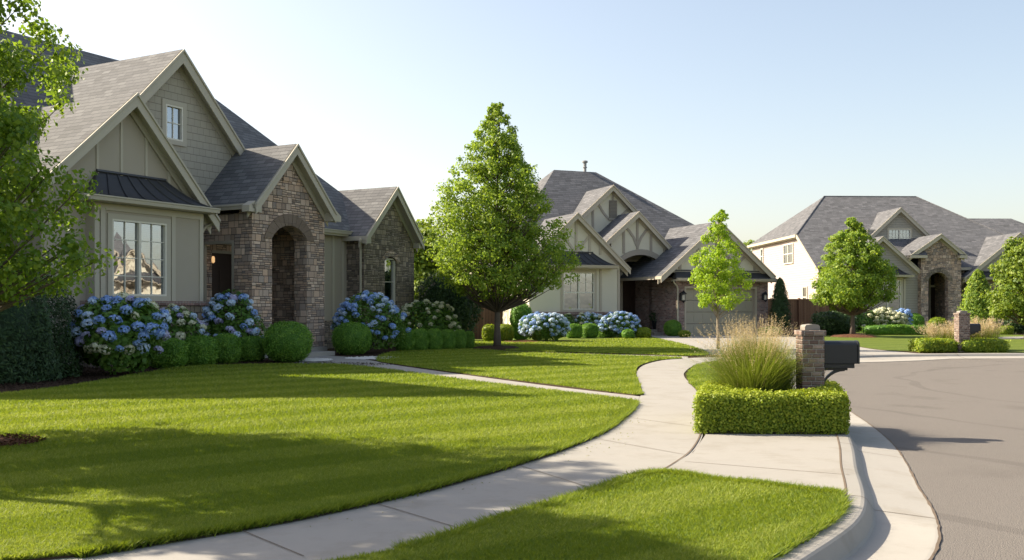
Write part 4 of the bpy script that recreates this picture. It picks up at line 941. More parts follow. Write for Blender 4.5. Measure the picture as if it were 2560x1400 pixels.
# s runs along the wall (towards the viewer), d out of it
class _H: pass
Hs = House.__new__(House); Hs.f = fs; Hs.root = H3.root; Hs.tr = TRIM3; Hs.rk = TRIM3; Hs.sh = SHINGG
def sidewin(pxa, pya, pxb, pyb, **k):
    a = fs.sz(pxa, pya, 0); b = fs.sz(pxb, pyb, 0); s0, s1 = sorted((a[0], b[0])); z0, z1 = sorted((a[1], b[1]))
    # proud frame on the siding with glass and a flat dark sheet painted as depth behind it
    mb = MB(); fw = .07
    for q in ((s0, s0 + fw, z0, z1), (s1 - fw, s1, z0, z1)): fs.box(mb, q[0], q[1], .002, .07, q[2], q[3])
    fs.box(mb, s0 + fw, s1 - fw, .002, .07, z1 - fw, z1); fs.box(mb, s0 + fw, s1 - fw, .002, .08, z0, z0 + fw)
    fs.box(mb, s0 + fw, s1 - fw, .002, .065, (z0 + z1) / 2 - .03, (z0 + z1) / 2 + .03)
    if k.get('two'): fs.box(mb, (s0 + s1) / 2 - .05, (s0 + s1) / 2 + .05, .002, .068, z0 + fw, z1 - fw)
    o = mb.build('window', WHITE, H3.root); g = MB(); g.add([fs.P(s0 + fw, .03, z0 + fw), fs.P(s1 - fw, .03, z0 + fw), fs.P(s1 - fw, .03, z1 - fw), fs.P(s0 + fw, .03, z1 - fw)], [(0, 1, 2, 3)])
    gg = g.build('pane', GLASS, H3.root); gg.parent = o
    b = MB(); fs.box(b, s0 + fw, s1 - fw, .001, .012, z0 + fw, z1 - fw); bb = b.build('window_backing', CURT, H3.root); bb.parent = o
sidewin(1960, 612, 1984, 658, two=True); sidewin(2008, 716, 2019, 770); sidewin(1903, 622, 1909, 660)
# upper gable
dU = -3.2; pk = S(2252, 518, dU); Rr = S(2326, 588, dU); kk = (pk[1] - Rr[1]) / (Rr[0] - pk[0]); Lr = (pk[0] - 2.6, pk[1] - 2.6 * kk)
H3.gable(pk, Lr, Rr, dU, -12, bw=.24); rr = rake_z(pk, Lr, Rr)
u0, u1 = Lr[0] + .35, Rr[0] - .2; a = S(2222, 612, dU - .3); b = S(2276, 574, dU - .3)
mb = MB(); f.prism(mb, [(u0, b[1]), (u1, b[1]), (u1, max(b[1] + .01, rr(u1) - .15)), (pk[0], pk[1] - .2), (u0, max(b[1] + .01, rr(u0) - .15))], dU - .5, dU - .3) if rr(u1) - .15 > b[1] else f.prism(mb, [(pk[0] - (pk[1] - .2 - b[1]) / kk, b[1]), (pk[0] + (pk[1] - .2 - b[1]) / kk, b[1]), (pk[0], pk[1] - .2)], dU - .5, dU - .3)
H3.part('upper_gable', mb, LAP)
H3.wall(u0, u1, dU - .5, dU - .3, 4.2, b[1], LAP, [(a[0], b[0], a[1], b[1])], 'upper_wall'); H3.window(a[0], b[0], a[1], b[1], dU - .3, 2, 3, 4, case=.12, casem=TRIM3, back=DARK)
# left gable wing
dL = .4; pk = S(2207, 590, dL); Rr = S(2317, 690, dL); kk = (pk[1] - Rr[1]) / (Rr[0] - pk[0]); Lr = (pk[0] - 3.0, pk[1] - 3.0 * kk)
H3.gable(pk, Lr, Rr, dL, -8, bw=.24); rr = rake_z(pk, Lr, Rr)
u0, u1 = Lr[0] + .35, S(2306, 740, dL - .3)[0]; a = S(2186, 778, dL - .3); b = S(2252, 700, dL - .3); zt = 3.45
mb = MB(); f.prism(mb, [(u0, zt), (u1, zt), (u1, rr(u1) - .12), (pk[0], pk[1] - .2), (u0, rr(u0) - .12)], dL - .5, dL - .3); f.box(mb, u0, u0 + .2, -3, dL - .5, 0, zt); f.box(mb, u1 - .2, u1, -3, dL - .5, 0, zt); H3.part('wing_gable_wall', mb, LAP)
H3.wall(u0, u1, dL - .5, dL - .3, 1.1, zt, LAP, [(a[0], b[0], a[1], b[1])], 'wing_wall'); H3.window(a[0], b[0], a[1], b[1], dL - .3, 2, 1, 1, split=.5, case=.14, casem=TRIM3, back=CURT)
mb = MB(); s_ = S(2266, 720, dL)[0]; f.box(mb, s_ - .07, s_ + .07, dL - .299, dL - .25, 1.1, 3.4); f.box(mb, u1 - .14, u1, dL - .299, dL - .25, 1.1, 3.4); H3.part('corner_trim', mb, TRIM3)
mb = MB(); f.box(mb, u0, u1, dL - .5, dL - .22, 0, 1.1); H3.part('stone_base', mb, STONE2)
metal_roof(H3, S(2180, 688, dL + .2)[0], S(2275, 688, dL + .2)[0], S(2270, 688, dL + .2)[1], S(2186, 667, dL)[0], S(2245, 667, dL)[0], S(2245, 667, dL)[1], dL - .3, dL + .5, 6)
zq = S(2270, 688, dL + .2)[1]; H3.gutter(S(2180, 688, dL)[0], S(2277, 688, dL)[0], dL + .48, zq + .01); mb = MB(); f.box(mb, S(2180, 688, dL)[0], S(2275, 688, dL)[0], dL - .3, dL + .47, zq - .13, zq - .05); H3.part('soffit', mb, TRIM3)
# stone entry tower
dT = .9; pk = S(2353, 584, dT); Lr = S(2276, 641, dT); Rr = S(2417, 634, dT); Lr = (Lr[0], (Lr[1] + Rr[1]) / 2); Rr = (Rr[0], Lr[1])
H3.gable(pk, Lr, Rr, dT, -8, bw=.22); rr = rake_z(pk, Lr, Rr); t0, t1 = S(2303, 740, dT - .3)[0], S(2403, 740, dT - .3)[0]
x0, x1 = S(2321, 740, dT - .3)[0], S(2371, 740, dT - .3)[0]; zc = S(2345, 681, dT - .3)[1]
mb = MB(); ap = arcpts(x0, x1, zc - .55, zc, 12)
f.prism(mb, [(t0, 0), (x0, 0)] + ap + [(x1, 0), (t1, 0), (t1, rr(t1) - .15), (pk[0], pk[1] - .2), (t0, rr(t0) - .15)], dT - .8, dT - .3)
f.box(mb, t0, t0 + .4, -2.6, dT - .8, 0, 4.2); f.box(mb, t1 - .4, t1, -2.6, dT - .8, 0, 4.2); H3.part('entry_tower_wall', mb, STONE)
arch_ring(H3, x0, x1, zc - .55, zc, .3, dT - .299, dT - .27, STONE2, 11)
mb = MB()
for sa, sb, in ((Lr[0], t0 + .25), (t1 - .25, Rr[0])): f.prism(mb, [(sa, Lr[1] - .02), (sb, Lr[1] - .02), (sb, Lr[1] - .2), (sa, Lr[1] - .2)], dT - .3, dT + .1)
H3.part('eave_return', mb, TRIM3)
mb = MB()
for sa, sb, ap_ in ((Lr[0] + .05, t0 + .25, t0 + .25), (t1 - .25, Rr[0] - .05, t1 - .25)):
    mb.add([f.P(sa, dT + .1, Lr[1]), f.P(sb, dT + .1, Lr[1]), f.P(sb, dT - .3, Lr[1] + .32), f.P(sa, dT - .3, Lr[1] + .32), f.P(ap_, dT - .3, Lr[1])], [(0, 1, 2, 3), (0, 3, 4), (1, 4, 2)])
H3.part('return_roof', mb, SHINGG)
H3.wall(t0 - .4, t1 + .4, -2.6, -2.4, 0, 4.9, DARK, [], 'porch_back_wall'); mb = MB(); f.box(mb, t0 + .3, t1 - .3, -2.4, dT - .8, 4.0, 4.1); H3.part('porch_ceiling', mb, PORCH)  # back wall is near black: porch shade put into its colour
da = S(2325, 740, -2.4)[0]; mb = MB(); f.box(mb, da, da + 1.0, -2.4, -2.33, .1, 2.9); H3.part('front_door', mb, DOORM)
mb = MB(); f.box(mb, da - .1, da, -2.4, -2.3, .1, 3.9); f.box(mb, da + 1.0, da + 1.1, -2.4, -2.3, .1, 3.9); f.box(mb, da + 1.55, da + 1.65, -2.4, -2.3, .1, 3.9); f.box(mb, da, da + 1.0, -2.4, -2.3, 2.9, 3.05); f.box(mb, da + 1.1, da + 1.55, -2.4, -2.3, 2.9, 3.05); f.box(mb, da, da + 1.0, -2.4, -2.3, 3.8, 3.9); H3.part('door_frame', mb, TRIM3)
# right gable wing with brick wall
dR = .6; pk = S(2550, 581, dR); Lr = S(2412, 693, dR); Rr = (2 * pk[0] - Lr[0], Lr[1])
H3.gable(pk, Lr, Rr, dR, -8, bw=.26); rr = rake_z(pk, Lr, Rr); u0, u1 = S(2424, 740, dR - .3)[0], Rr[0] - .4
mb = MB(); f.prism(mb, [(Lr[0] + .35, 3.3), (Rr[0] - .35, 3.3), (pk[0], pk[1] - .25)], dR - .5, dR - .3); H3.part('garage_gable', mb, LAP)
H3.wall(u0, u1, dR - .5, dR - .3, 0, 3.3, BRICK, [], 'garage_wall')
mb = MB(); f.box(mb, u0, u0 + .3, -4, dR - .5, 0, 3.3); f.box(mb, t1, u0, -.6, -.4, 0, 4.1); H3.part('brick_side_wall', mb, STONE2)
metal_roof(H3, u0 - .35, u1 + .3, S(2440, 694, dR)[1], u0, u1, S(2440, 694, dR)[1] + .4, dR - .3, dR + .35, 0)
H3.gutter(u0 - .4, u1 + .3, dR + .33, S(2440, 694, dR)[1]); H3.spout(u0 + .08, dR - .28, .1, 0, 3.1, ds=.2, mat=TRIM3)
mb = MB(); f.box(mb, sl + .2, u1, -15.9, -15.7, 0, 4); f.box(mb, u1 - .2, u1, -15.7, -.3, 0, 3.6); f.box(mb, sl + .2, t0 - .01, -.5, -.3, 0, 4.0); H3.part('rear_wall', mb, LAPC)
# ---------------------------------------------------------------- plants
L_BOX = leafmat('boxwood_leaves', (0.0686, 0.171, 0.022), (0.141, 0.296, 0.0331), (0.267, 0.438, 0.0607), trans=.25)
L_BOXL = leafmat('lime_hedge_leaves', (0.105, 0.18, 0.015), (0.225, 0.3, 0.021), (0.39, 0.435, 0.045), trans=.35)
L_MAPLE = leafmat('maple_leaves', (0.102, 0.194, 0.031), (0.218, 0.325, 0.0412), (0.437, 0.492, 0.0568), trans=.48)
L_NEAR = leafmat('near_maple_leaves', (0.076, 0.162, 0.0228), (0.171, 0.275, 0.0304), (0.342, 0.418, 0.0418), trans=.42)
L_YOUNG = leafmat('young_tree_leaves', (0.167, 0.282, 0.0207), (0.278, 0.416, 0.0266), (0.446, 0.566, 0.0444), trans=.45)
L_DARK = leafmat('dark_evergreen_leaves', (0.0225, 0.0525, 0.0187), (0.0413, 0.0844, 0.0263), (0.075, 0.131, 0.0375), trans=.15)
L_HYD = leafmat('hydrangea_leaves', (0.0562, 0.135, 0.0216), (0.112, 0.225, 0.0324), (0.225, 0.338, 0.0648), trans=.3)
L_FAR = leafmat('background_leaves', (0.09, 0.165, 0.024), (0.18, 0.255, 0.03), (0.3, 0.36, 0.0525), trans=.4)
L_DRY = leafmat('dry_grass_plumes', (0.308, 0.243, 0.153), (0.472, 0.386, 0.268), (0.616, 0.53, 0.408), trans=.4)
L_BLADE = leafmat('tall_grass_blades', (.10, .165, .02), (.19, .25, .04), (.34, .33, .11), trans=.35)
FLW = {k: leafmat(k + '_petals', a, b, c, trans=.25) for k, a, b, c in (
    ('blue', (.17, .29, .68), (.28, .44, .82), (.52, .65, .90)), ('paleblue', (.36, .50, .78), (.52, .66, .86), (.72, .80, .90)),
    ('lilac', (.34, .33, .62), (.48, .48, .72), (.66, .66, .80)), ('cream', (.55, .56, .38), (.70, .70, .52), (.82, .82, .68)))}

def superell(D, hx, hy, hz, p):
    q = (np.abs(D[:, 0] / hx) ** p + np.abs(D[:, 1] / hy) ** p + np.abs(D[:, 2] / hz) ** p) ** (-1 / p)
    P = D * q[:, None]; Nn = unit(np.sign(P) * np.abs(P / [hx, hy, hz]) ** (p - 1) / [hx, hy, hz]); return P, Nn
def core_mesh(hx, hy, hz, p, seed, amp, k=.93, ns=28):
    D = []; F_ = []
    for i in range(ns + 1):
        th = math.pi * i / ns
        for j in range(2 * ns): ph = math.pi * j / ns; D.append((math.sin(th) * math.cos(ph), math.sin(th) * math.sin(ph), math.cos(th)))
    D = np.array(D) + 1e-9; D = unit(D); P, _ = superell(D, hx, hy, hz, p); P = P * (k * lump(D, seed, amp))[:, None]
    w = 2 * ns; F_ = [(i * w + j, (i + 1) * w + j, (i + 1) * w + (j + 1) % w, i * w + (j + 1) % w) for i in range(ns) for j in range(w)]
    return P, F_
def shrub(name, x, y, w, dpt, h, p, n, leaf, mat, label, cat, group=None, seed=1, amp=.04, z0=0.0, core=True, rough=0.042, kname='foliage', low=.0):
    root = empty(name, (x, y, 0), label, cat, group)
    hx, hy, hz = w / 2, dpt / 2, h / 2; o = np.array([x, y, z0 + hz])
    D = unit(rng.normal(size=(n, 3))); P, Nn = superell(D, hx, hy, hz, p)
    # even out the density over the surface
    P = P * lump(D, seed, amp)[:, None] * (1 + rough * rng.normal(size=n) - rough * .5)[:, None]
    keep = P[:, 2] > -hz + .01; P, Nn = P[keep], Nn[keep]
    ob = quads_object(kname, leaves(P + o, Nn, leaf, jit=1.1), mat, np.clip(rng.normal(.5, .24, len(P)) + .25 * (lump(D, seed + 50, 1, 5)[keep] - 1), 0, 1), root)
    if core:
        CP, CF = core_mesh(hx, hy, hz, p, seed, amp, .955 if rough < .05 else .8)
        mb = MB(); mb.add(CP + o, CF); c = mb.build('foliage_core', mat, root, smooth=True)
        at = c.data.attributes.new('rnd', 'FLOAT', 'FACE'); at.data.foreach_set('value', np.clip(rng.normal(.15, .1, len(c.data.polygons)), 0, 1).astype(np.float32))  # solid core closing the gaps, in the darker leaf tones
    return root
def place(proto, x, y, rot, sc_, label):
    c = copy_tree(proto); c.location = (x, y, 0); c.rotation_euler.z = rot; c.scale = (sc_[0], sc_[0], sc_[1]) if hasattr(sc_, '__len__') else (sc_,) * 3; c['label'] = label; return c

# clipped boxwoods of the first house
def bx(px, pyb, wpx, hpx): X, Y = G(px, pyb); return X, Y, wpx / FPX * Y, hpx / FPX * Y
X, Y, w, h = bx(411, 922, 90, 72)
boxp = shrub('boxwood_shrub', X, Y + .3, w * .93, w * .93, h, 3.3, 9000, .045, L_BOX, 'clipped boxwood cube right beside the big blue hydrangea, first of its row', 'boxwood', 'clipped boxwoods in a row before the bay window', 3, .03)
for (px, yb, wp, hp), lb in zip(((491, 916, 82, 74), (557, 910, 70, 72), (620, 905, 68, 62)), ('clipped boxwood cube under the brick window ledge, second from the big blue hydrangea', 'clipped boxwood cube third in the row, between two other boxwood cubes', 'smallest boxwood cube, touching the large round boxwood ball')):
    X, Y, w2, h2 = bx(px, yb, wp, hp); place(boxp, X, Y + .3, random.uniform(-.15, .15) + 1.57 * random.randint(0, 3), (w2 / w, h2 / h), lb)
X, Y, w, h = bx(711, 907, 118, 100)
ball = shrub('boxwood_ball', X, Y + .4, w, w, h, 2.35, 12000, .045, L_BOX, 'large round boxwood ball left of the stone entry arch', 'boxwood', 'round boxwood balls at the stone entry', 5, .02)
X, Y, w2, h2 = bx(875, 888, 92, 80); place(ball, X, Y + .4, 1.0, (w2 / w, h2 / h), 'smaller round boxwood ball right of the stone entry arch')
X, Y, w2, h2 = bx(1684, 841, 42, 40); b3 = place(ball, X, Y + .3, 2.0, (w2 / w, h2 / h), 'dark round boxwood ball beside the garage of the half-timbered house'); b3['group'] = 'shrubs before the half-timbered house'
labs = ['first', 'second', 'third', 'fourth', 'fifth', 'last and farthest']
hx_ = [(1010, 880, 52, 56), (1048, 879, 44, 55), (1084, 878, 42, 54), (1118, 876, 38, 50), (1148, 874, 34, 48), (1172, 872, 28, 42)]
for i, (px, yb, wp, hp) in enumerate(hx_):
    X, Y, w2, h2 = bx(px, yb, wp, hp)
    c = place(boxp, X, Y + .3, 1.57 * random.randint(0, 3) + random.uniform(-.1, .1), (w2 / bx(411, 922, 90, 72)[2], h2 / bx(411, 922, 90, 72)[3]), labs[i] + ' boxwood cube from the left in the row under the stone gable'); c['group'] = 'boxwood cubes under the stone gable'
for i, (px, yb, wp, hp) in enumerate([(1437, 847, 42, 36), (1476, 846, 42, 36), (1516, 845, 42, 36)]):
    X, Y, w2, h2 = bx(px, yb, wp, hp)
    c = place(boxp, X, Y + .4, .3 * i, (w2 / bx(411, 922, 90, 72)[2], h2 / bx(411, 922, 90, 72)[3]), ('boxwood cube touching the blue hydrangea under the neighbour window', 'middle boxwood cube under the window of the half-timbered house', 'boxwood cube nearest the front door of the half-timbered house')[i]); c['group'] = 'boxwood cubes before the half-timbered house'
# hedge island by the street
def hedge_ring():
    root = empty('clipped_hedge', (2.95, 11.5, 0), 'low bright green clipped hedge framing the tall grass and brick mailbox pillar', 'hedge')
    # bars: (x0,x1,y0,y1)
    ang = -.05; ca, sa = math.cos(ang), math.sin(ang)
    x0, x1, y0, y1, wd, H = 2.10, 3.80, 11.15, 13.1, .42, .46
    n = 46000; out = []; nn = []
    bars = [(x0, x1, y0, y0 + wd), (x0, x0 + wd, y0 + wd, y1), (x1 - .34, x1, y0 + wd, y1)]
    mb = MB()
    def roundbox(P, b):        # soften the outer corners
        return P
    tot = sum((b[1] - b[0]) * (b[3] - b[2]) + 2 * H * (b[1] - b[0] + b[3] - b[2]) for b in bars)
    for bi, (a, b, c, d) in enumerate(bars):
        cx, cy = (a + b) / 2, (c + d) / 2; hx, hy = (b - a) / 2, (d - c) / 2; ar = 4 * hx * hy + 4 * H * (hx + hy); m = int(n * ar / tot)
        f = rng.random(m) * ar; P = np.zeros((m, 3)); N_ = np.zeros((m, 3)); u, v = rng.uniform(-1, 1, m), rng.uniform(-1, 1, m)
        t = f < 4 * hx * hy; P[t] = np.c_[u[t] * hx, v[t] * hy, np.full(t.sum(), H)]; N_[t] = (0, 0, 1)
        s = ~t & (f < 4 * hx * hy + 4 * H * hx); sg = np.sign(rng.uniform(-1, 1, m)); P[s] = np.c_[u[s] * hx, sg[s] * hy, (v[s] + 1) / 2 * H]; N_[s] = np.c_[0 * u[s], sg[s], 0 * u[s]]
        e = ~t & ~s; P[e] = np.c_[sg[e] * hx, u[e] * hy, (v[e] + 1) / 2 * H]; N_[e] = np.c_[sg[e], 0 * u[e], 0 * u[e]]
        r = .07     # rounded rims
        q = np.stack([np.clip(P[:, 0], -hx + r, hx - r), np.clip(P[:, 1], -hy + r, hy - r), np.clip(P[:, 2], -1, H - r)], 1); dv = P - q; l = np.linalg.norm(dv, axis=1, keepdims=True)
        mx = l[:, 0] > r; P[mx] = q[mx] + dv[mx] / l[mx] * r; N_[mx] = dv[mx] / l[mx]
        W = P + [cx, cy, 0]; bump = .022 * np.sin(W[:, 0] * 9 + 2 * np.sin(W[:, 2] * 7)) * np.sin(W[:, 1] * 8 + 1) + .018 * rng.normal(size=m); P = P + N_ * bump[:, None]
        k_ = P[:, 2] > .02
        out.append(P[k_] + [cx, cy, 0]); nn.append(N_[k_])
        mb.box(a + .05, b - .05, c + .05 - (0 if bi == 0 else .1), d - .05, .0, H - .05)
    P = np.concatenate(out); N_ = np.concatenate(nn)
    def rot(P):
        q = P - [3.0, 11.15, 0]; q[:, 0] += .21 * q[:, 1]; return np.c_[q[:, 0] * ca - q[:, 1] * sa, q[:, 0] * sa + q[:, 1] * ca, q[:, 2]] + [3.0, 11.15, 0]
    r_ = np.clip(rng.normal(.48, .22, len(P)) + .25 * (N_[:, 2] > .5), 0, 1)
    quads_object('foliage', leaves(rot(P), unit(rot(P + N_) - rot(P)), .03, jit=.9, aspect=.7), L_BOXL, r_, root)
    mb.v = [tuple(x) for x in rot(np.array(mb.v))]; c = mb.build('foliage_core', L_BOXL, root); at = c.data.attributes.new('rnd', 'FLOAT', 'FACE')  # solid bars inside the hedge, left at the darkest leaf tone
hedge_ring()
mb = MB(); mb.add([(*p, .034) for p in ((2.15, 11.16), (3.78, 11.08), (4.2, 13.1), (2.6, 13.2))], [(0, 1, 2, 3)]); setp(mb.build('hedge_bed', SOIL), kind='structure')

def tall_grass(name, x, y, rx, ry, h, n, npl, label, group=None, plume=True, spread=1.0, wm=1.0):
    root = empty(name, (x, y, 0), label, 'ornamental grass', group)
    def blades(n, hh, w, lean, mat, kname, r0):
        a = rng.uniform(0, 6.28, n); r = np.sqrt(rng.random(n)) * .35; bx_ = x + rx * r * np.cos(a); by = y + ry * r * np.sin(a)
        L = hh * rng.uniform(.65, 1.0, n); a2 = a + rng.normal(size=n) * .5; ln = np.abs(rng.normal(size=n)) * lean * spread
        segs = 5; quads = []; pw = w * rng.uniform(.6, 1.3, n); sidex, sidey = -np.sin(a2), np.cos(a2); prev = None; V = []
        for i in range(segs + 1):
            t = i / segs; out_ = ln * L * t ** 1.8; z = L * t * (1 - .28 * np.minimum(ln, 1.3) * t * t) + .03
            cx_, cy_ = bx_ + np.cos(a2) * out_, by + np.sin(a2) * out_; ww = pw * (1 - t) ** .7 + .0006
            V.append((np.c_[cx_ - sidex * ww, cy_ - sidey * ww, z], np.c_[cx_ + sidex * ww, cy_ + sidey * ww, z]))
        for i in range(segs): quads.append(np.stack([V[i][0], V[i][1], V[i + 1][1], V[i + 1][0]], 1))
        rr = np.clip(rng.normal(r0, .22, n), 0, 1); quads_object(kname, np.concatenate(quads), mat, np.concatenate([rr] * segs), root)
        return np.c_[bx_, by], a2, ln, L
    blades(n, h * .70, .0035 * wm, .42, L_BLADE, 'grass_blades', .38)
    if plume:
        b, a2, ln, L = blades(npl, h * .86, .0016 * wm, .24, L_DRY, 'plume_stalks', .5)
        # feathery seed heads along the upper third of each stalk
        C = []; k = 26
        for i in range(k):
            t = .66 + .36 * i / k; o_ = ln * L * t ** 1.8; z = L * t * (1 - .28 * np.minimum(ln, 1.3) * t * t) + .03
            C.append(np.c_[b[:, 0] + np.cos(a2) * o_, b[:, 1] + np.sin(a2) * o_, z] + rng.normal(size=(npl, 3)) * .010 * wm)
        C = np.concatenate(C); quads_object('seed_heads', leaves(C, rng.normal(size=C.shape), .022 * wm, jit=.5, aspect=.22), L_DRY, np.clip(rng.normal(.5, .25, len(C)), 0, 1), root)
    return root
tall_grass('ornamental_grass', 3.06, 12.4, .75, .9, 1.60, 5600, 620, 'large tuft of tall grass with tan feathery plumes inside the low hedge', 'tall grasses by the mailbox pillars')
tall_grass('ornamental_grass', 3.42, 13.0, .6, .6, 1.3, 2200, 60, 'shorter green tuft of tall grass directly left of the near brick pillar', 'tall grasses by the mailbox pillars')

# second hedge, pillar and grasses across the circle
x2, y2 = G(2410, 889)
t2 = tall_grass('ornamental_grass', 14.75, 33.1, 1.9, 1.6, 1.15, 900, 260, 'tan plumed grass left of the far brick mailbox pillar', 'tall grasses by the mailbox pillars', wm=2.6)
tall_grass('ornamental_grass', 15.75, 33.3, 2.0, 1.6, 1.35, 900, 300, 'tan plumed grass right of the far brick mailbox pillar', 'tall grasses by the mailbox pillars', wm=2.6)
X, Y, w, h = bx(2353, 883, 96, 34); shrub('clipped_hedge', X, Y + .6, w, 1.1, h, 6, 5000, .07, L_BOXL, 'low clipped hedge block left of the far brick mailbox pillar', 'hedge', 'hedge blocks by the far mailbox pillar', 9, .02)
X, Y, w, h = bx(2472, 883, 122, 34); shrub('clipped_hedge', X, Y + .6, w, 1.1, h, 6, 5000, .07, L_BOXL, 'low clipped hedge block right of the far brick mailbox pillar', 'hedge', 'hedge blocks by the far mailbox pillar', 10, .02)

# ---------------------------------------------------------------- mailboxes
def mailbox(x, y, w, H, cap, boxlen, bh, bw, zb, label, rot=0):
    root = empty('mailbox_pillar', (x, y, 0), label, 'mailbox', 'brick mailbox pillars'); hw = w / 2
    mb = MB(); mb.box(x - hw, x + hw, y - hw, y + hw, -.02, H); mb.build('pillar', BRICKM, root, bevel=.006)
    mb = MB(); mb.box(x - hw - .018, x + hw + .018, y - hw - .018, y + hw + .018, H + .001, H + .07); mb.build('pillar_cap', BRICKM, root, bevel=.01)
    mb = MB(); ap = [(-hw * .68, 0), (-hw * .68, .045), (-hw * .56, .065), (0, .075), (hw * .56, .065), (hw * .68, .045), (hw * .68, 0)]
    n = len(ap); vs = [(x + a, y - hw * .72, H + .071 + b) for a, b in ap] + [(x + a, y + hw * .72, H + .071 + b) for a, b in ap]
    mb.add(vs, [tuple(range(n)), tuple(n + i for i in reversed(range(n)))] + [(i, n + i, n + (i + 1) % n, (i + 1) % n) for i in range(n)])
    mb.build('top_stone', GREY_ST, root, smooth=False, bevel=.004)
    mb = MB(); r = bw / 2; x0, x1 = x + hw + .012, x + hw + .012 + boxlen; m = 12
    def ring(X, k=1.0): return [(X, y - r * k, zb), (X, y - r * k, zb + (bh - r * .55) * 1)] + [(X, y - r * k * math.cos(math.pi * i / m), zb + (bh - r * .55) + r * .55 * k * math.sin(math.pi * i / m)) for i in range(1, m)] + [(X, y + r * k, zb + (bh - r * .55)), (X, y + r * k, zb)]
    R0, R1 = ring(x0), ring(x1 - .02); n = len(R0); mb.add(R0 + R1, [(i, n + i, n + (i + 1) % n, (i + 1) % n) for i in range(n)] + [tuple(range(n)), tuple(n + i for i in reversed(range(n)))]); mb.build('letter_box', BLACKM, root, bevel=.006)
    mb = MB(); R0, R1 = ring(x1 - .019, 1.06), ring(x1 + .006, 1.06); mb.add(R0 + R1, [(i, n + i, n + (i + 1) % n, (i + 1) % n) for i in range(n)] + [tuple(range(n)), tuple(n + i for i in reversed(range(n)))]); d = mb.build('door', BLACKM, root, bevel=.004)
    mb = MB(); mb.box(x1 + .006, x1 + .022, y - .02, y + .02, zb + bh * .72, zb + bh * .80); q = mb.build('handle', METALR, root); q.parent = d
    mb = MB(); mb.box(x0 - .01, x1 - .05, y - r * .8, y + r * .8, zb - .055, zb - .001); mb.box(x0, x1 - .12, y - .03, y + .03, zb - .085, zb - .056); mb.build('mounting_plate', BLACKM, root, bevel=.004)
    mb = MB(); pts = [(x + hw - .01 + .30 * boxlen / .43 * (1 - math.cos(t)), y, zb - .37 * bh / .27 + .30 * bh / .27 * math.sin(t) * 1.0) for t in [i * math.pi / 2 / 8 for i in range(9)]]
    for i in range(len(pts) - 1):
        a, b = pts[i], pts[i + 1]; mb.add([(a[0], y - .018, a[2] - .02), (b[0], y - .018, b[2] - .02), (b[0], y - .018, b[2] + .02), (a[0], y - .018, a[2] + .02), (a[0], y + .018, a[2] - .02), (b[0], y + .018, b[2] - .02), (b[0], y + .018, b[2] + .02), (a[0], y + .018, a[2] + .02)], [(0, 1, 2, 3), (7, 6, 5, 4), (3, 2, 6, 7), (0, 4, 5, 1)])
    mb.build('curved_bracket', BLACKM, root)
    return root
mailbox(3.71, 12.2, .275, 1.105, 0, .43, .285, .19, .76, 'near brown brick pillar with a black letter box on its side, rising from the low hedge')
mailbox(2.0 + 31.9 * (2405 - 1280) / 2450 - 2.0, 31.9, .36, 1.22, 0, .36, .24, .22, .70, 'far brick pillar with a small black letter box, across the turning circle')

# ---------------------------------------------------------------- hydrangeas
def head_mesh(kind, r, n):
    D = unit(rng.normal(size=(n, 3))); D[:, 2] = np.abs(D[:, 2]) * np.where(rng.random(n) < .8, 1, -1); P = D * r * [1, 1, .82] * (1 + .05 * rng.normal(size=n))[:, None]
    o = quads_object('flower_head', leaves(P, D, r * .52, jit=.5, aspect=.95), FLW[kind], np.clip(rng.normal(.5, .28, n), 0, 1)); me = o.data; bpy.data.objects.remove(o)
    return me
HEADS = {k: head_mesh(k, .125, 110) for k in FLW}
def hydrangea(x, y, w, dpt, h, nleaf, heads, kinds, label, group, seed, hr=1.0, leaf=.10, flat=1.0, z0=0.0, face=None):
    root = empty('hydrangea_bush', (x, y, 0), label, 'hydrangea', group); r = random.Random(seed)
    n = nleaf; D = unit(rng.normal(size=(n, 3))); D[:, 2] = np.where(D[:, 2] < -.88, -D[:, 2], D[:, 2]); lp = lump(D, seed, .16, 2.2)
    P = D * lp[:, None] * [w / 2, dpt / 2, h / 2] * (1 - .35 * rng.random(n) ** 2)[:, None]; P[:, 2] = P[:, 2] + h / 2; k_ = P[:, 2] > .03; P, D2 = P[k_], D[k_]
    nr = D2.copy(); nr[:, 2] += .7
    quads_object('leaves', leaves(P + [x, y, z0], nr, leaf, jit=.6, aspect=.62, droop=.25), L_HYD, np.clip(rng.normal(.42, .24, len(P)), 0, 1), root)
    mb = MB()
    for i in range(9):
        a = 6.28 * i / 9; mb.tube([(x, y, 0), (x + math.cos(a) * w * .2, y + math.sin(a) * dpt * .2, h * .45), (x + math.cos(a) * w * .32, y + math.sin(a) * dpt * .32, h * .75)], [.012, .01, .006], 5)
    mb.build('stems', BARK, root)
    pts = []; tries = 0
    while len(pts) < heads and tries < 6000:
        tries += 1
        v = unit(np.array([[r.gauss(0, 1), r.gauss(0, 1), r.gauss(.25, .9)]]))[0]
        if v[2] < -.5: continue
        if face is not None and v[0] * face[0] + v[1] * face[1] + max(0, v[2]) * 1.2 < -.15: continue
        l = lump(v[None], seed, .16, 2.2)[0]; p = v * l * np.array([w / 2, dpt / 2, h / 2]) * 1.0; p[2] += h / 2 + z0
        if p[2] < .1: continue
        if all(np.linalg.norm(p - q) > .15 * hr for q in pts): pts.append(p)
    for p in pts:
        kd = r.choices([k for k, _ in kinds], [q for _, q in kinds])[0]; s = hr * r.uniform(.62, 1.05)
        o = bpy.data.objects.new('flower_head', HEADS[kd]); col.objects.link(o); o.parent = root; o.location = (p[0], p[1], p[2]); o.rotation_euler = (r.uniform(-.5, .5), r.uniform(-.5, .5), r.uniform(0, 6)); o.scale = (s, s, s * r.uniform(.8, 1))
    return root
FC = (-.1, -1)
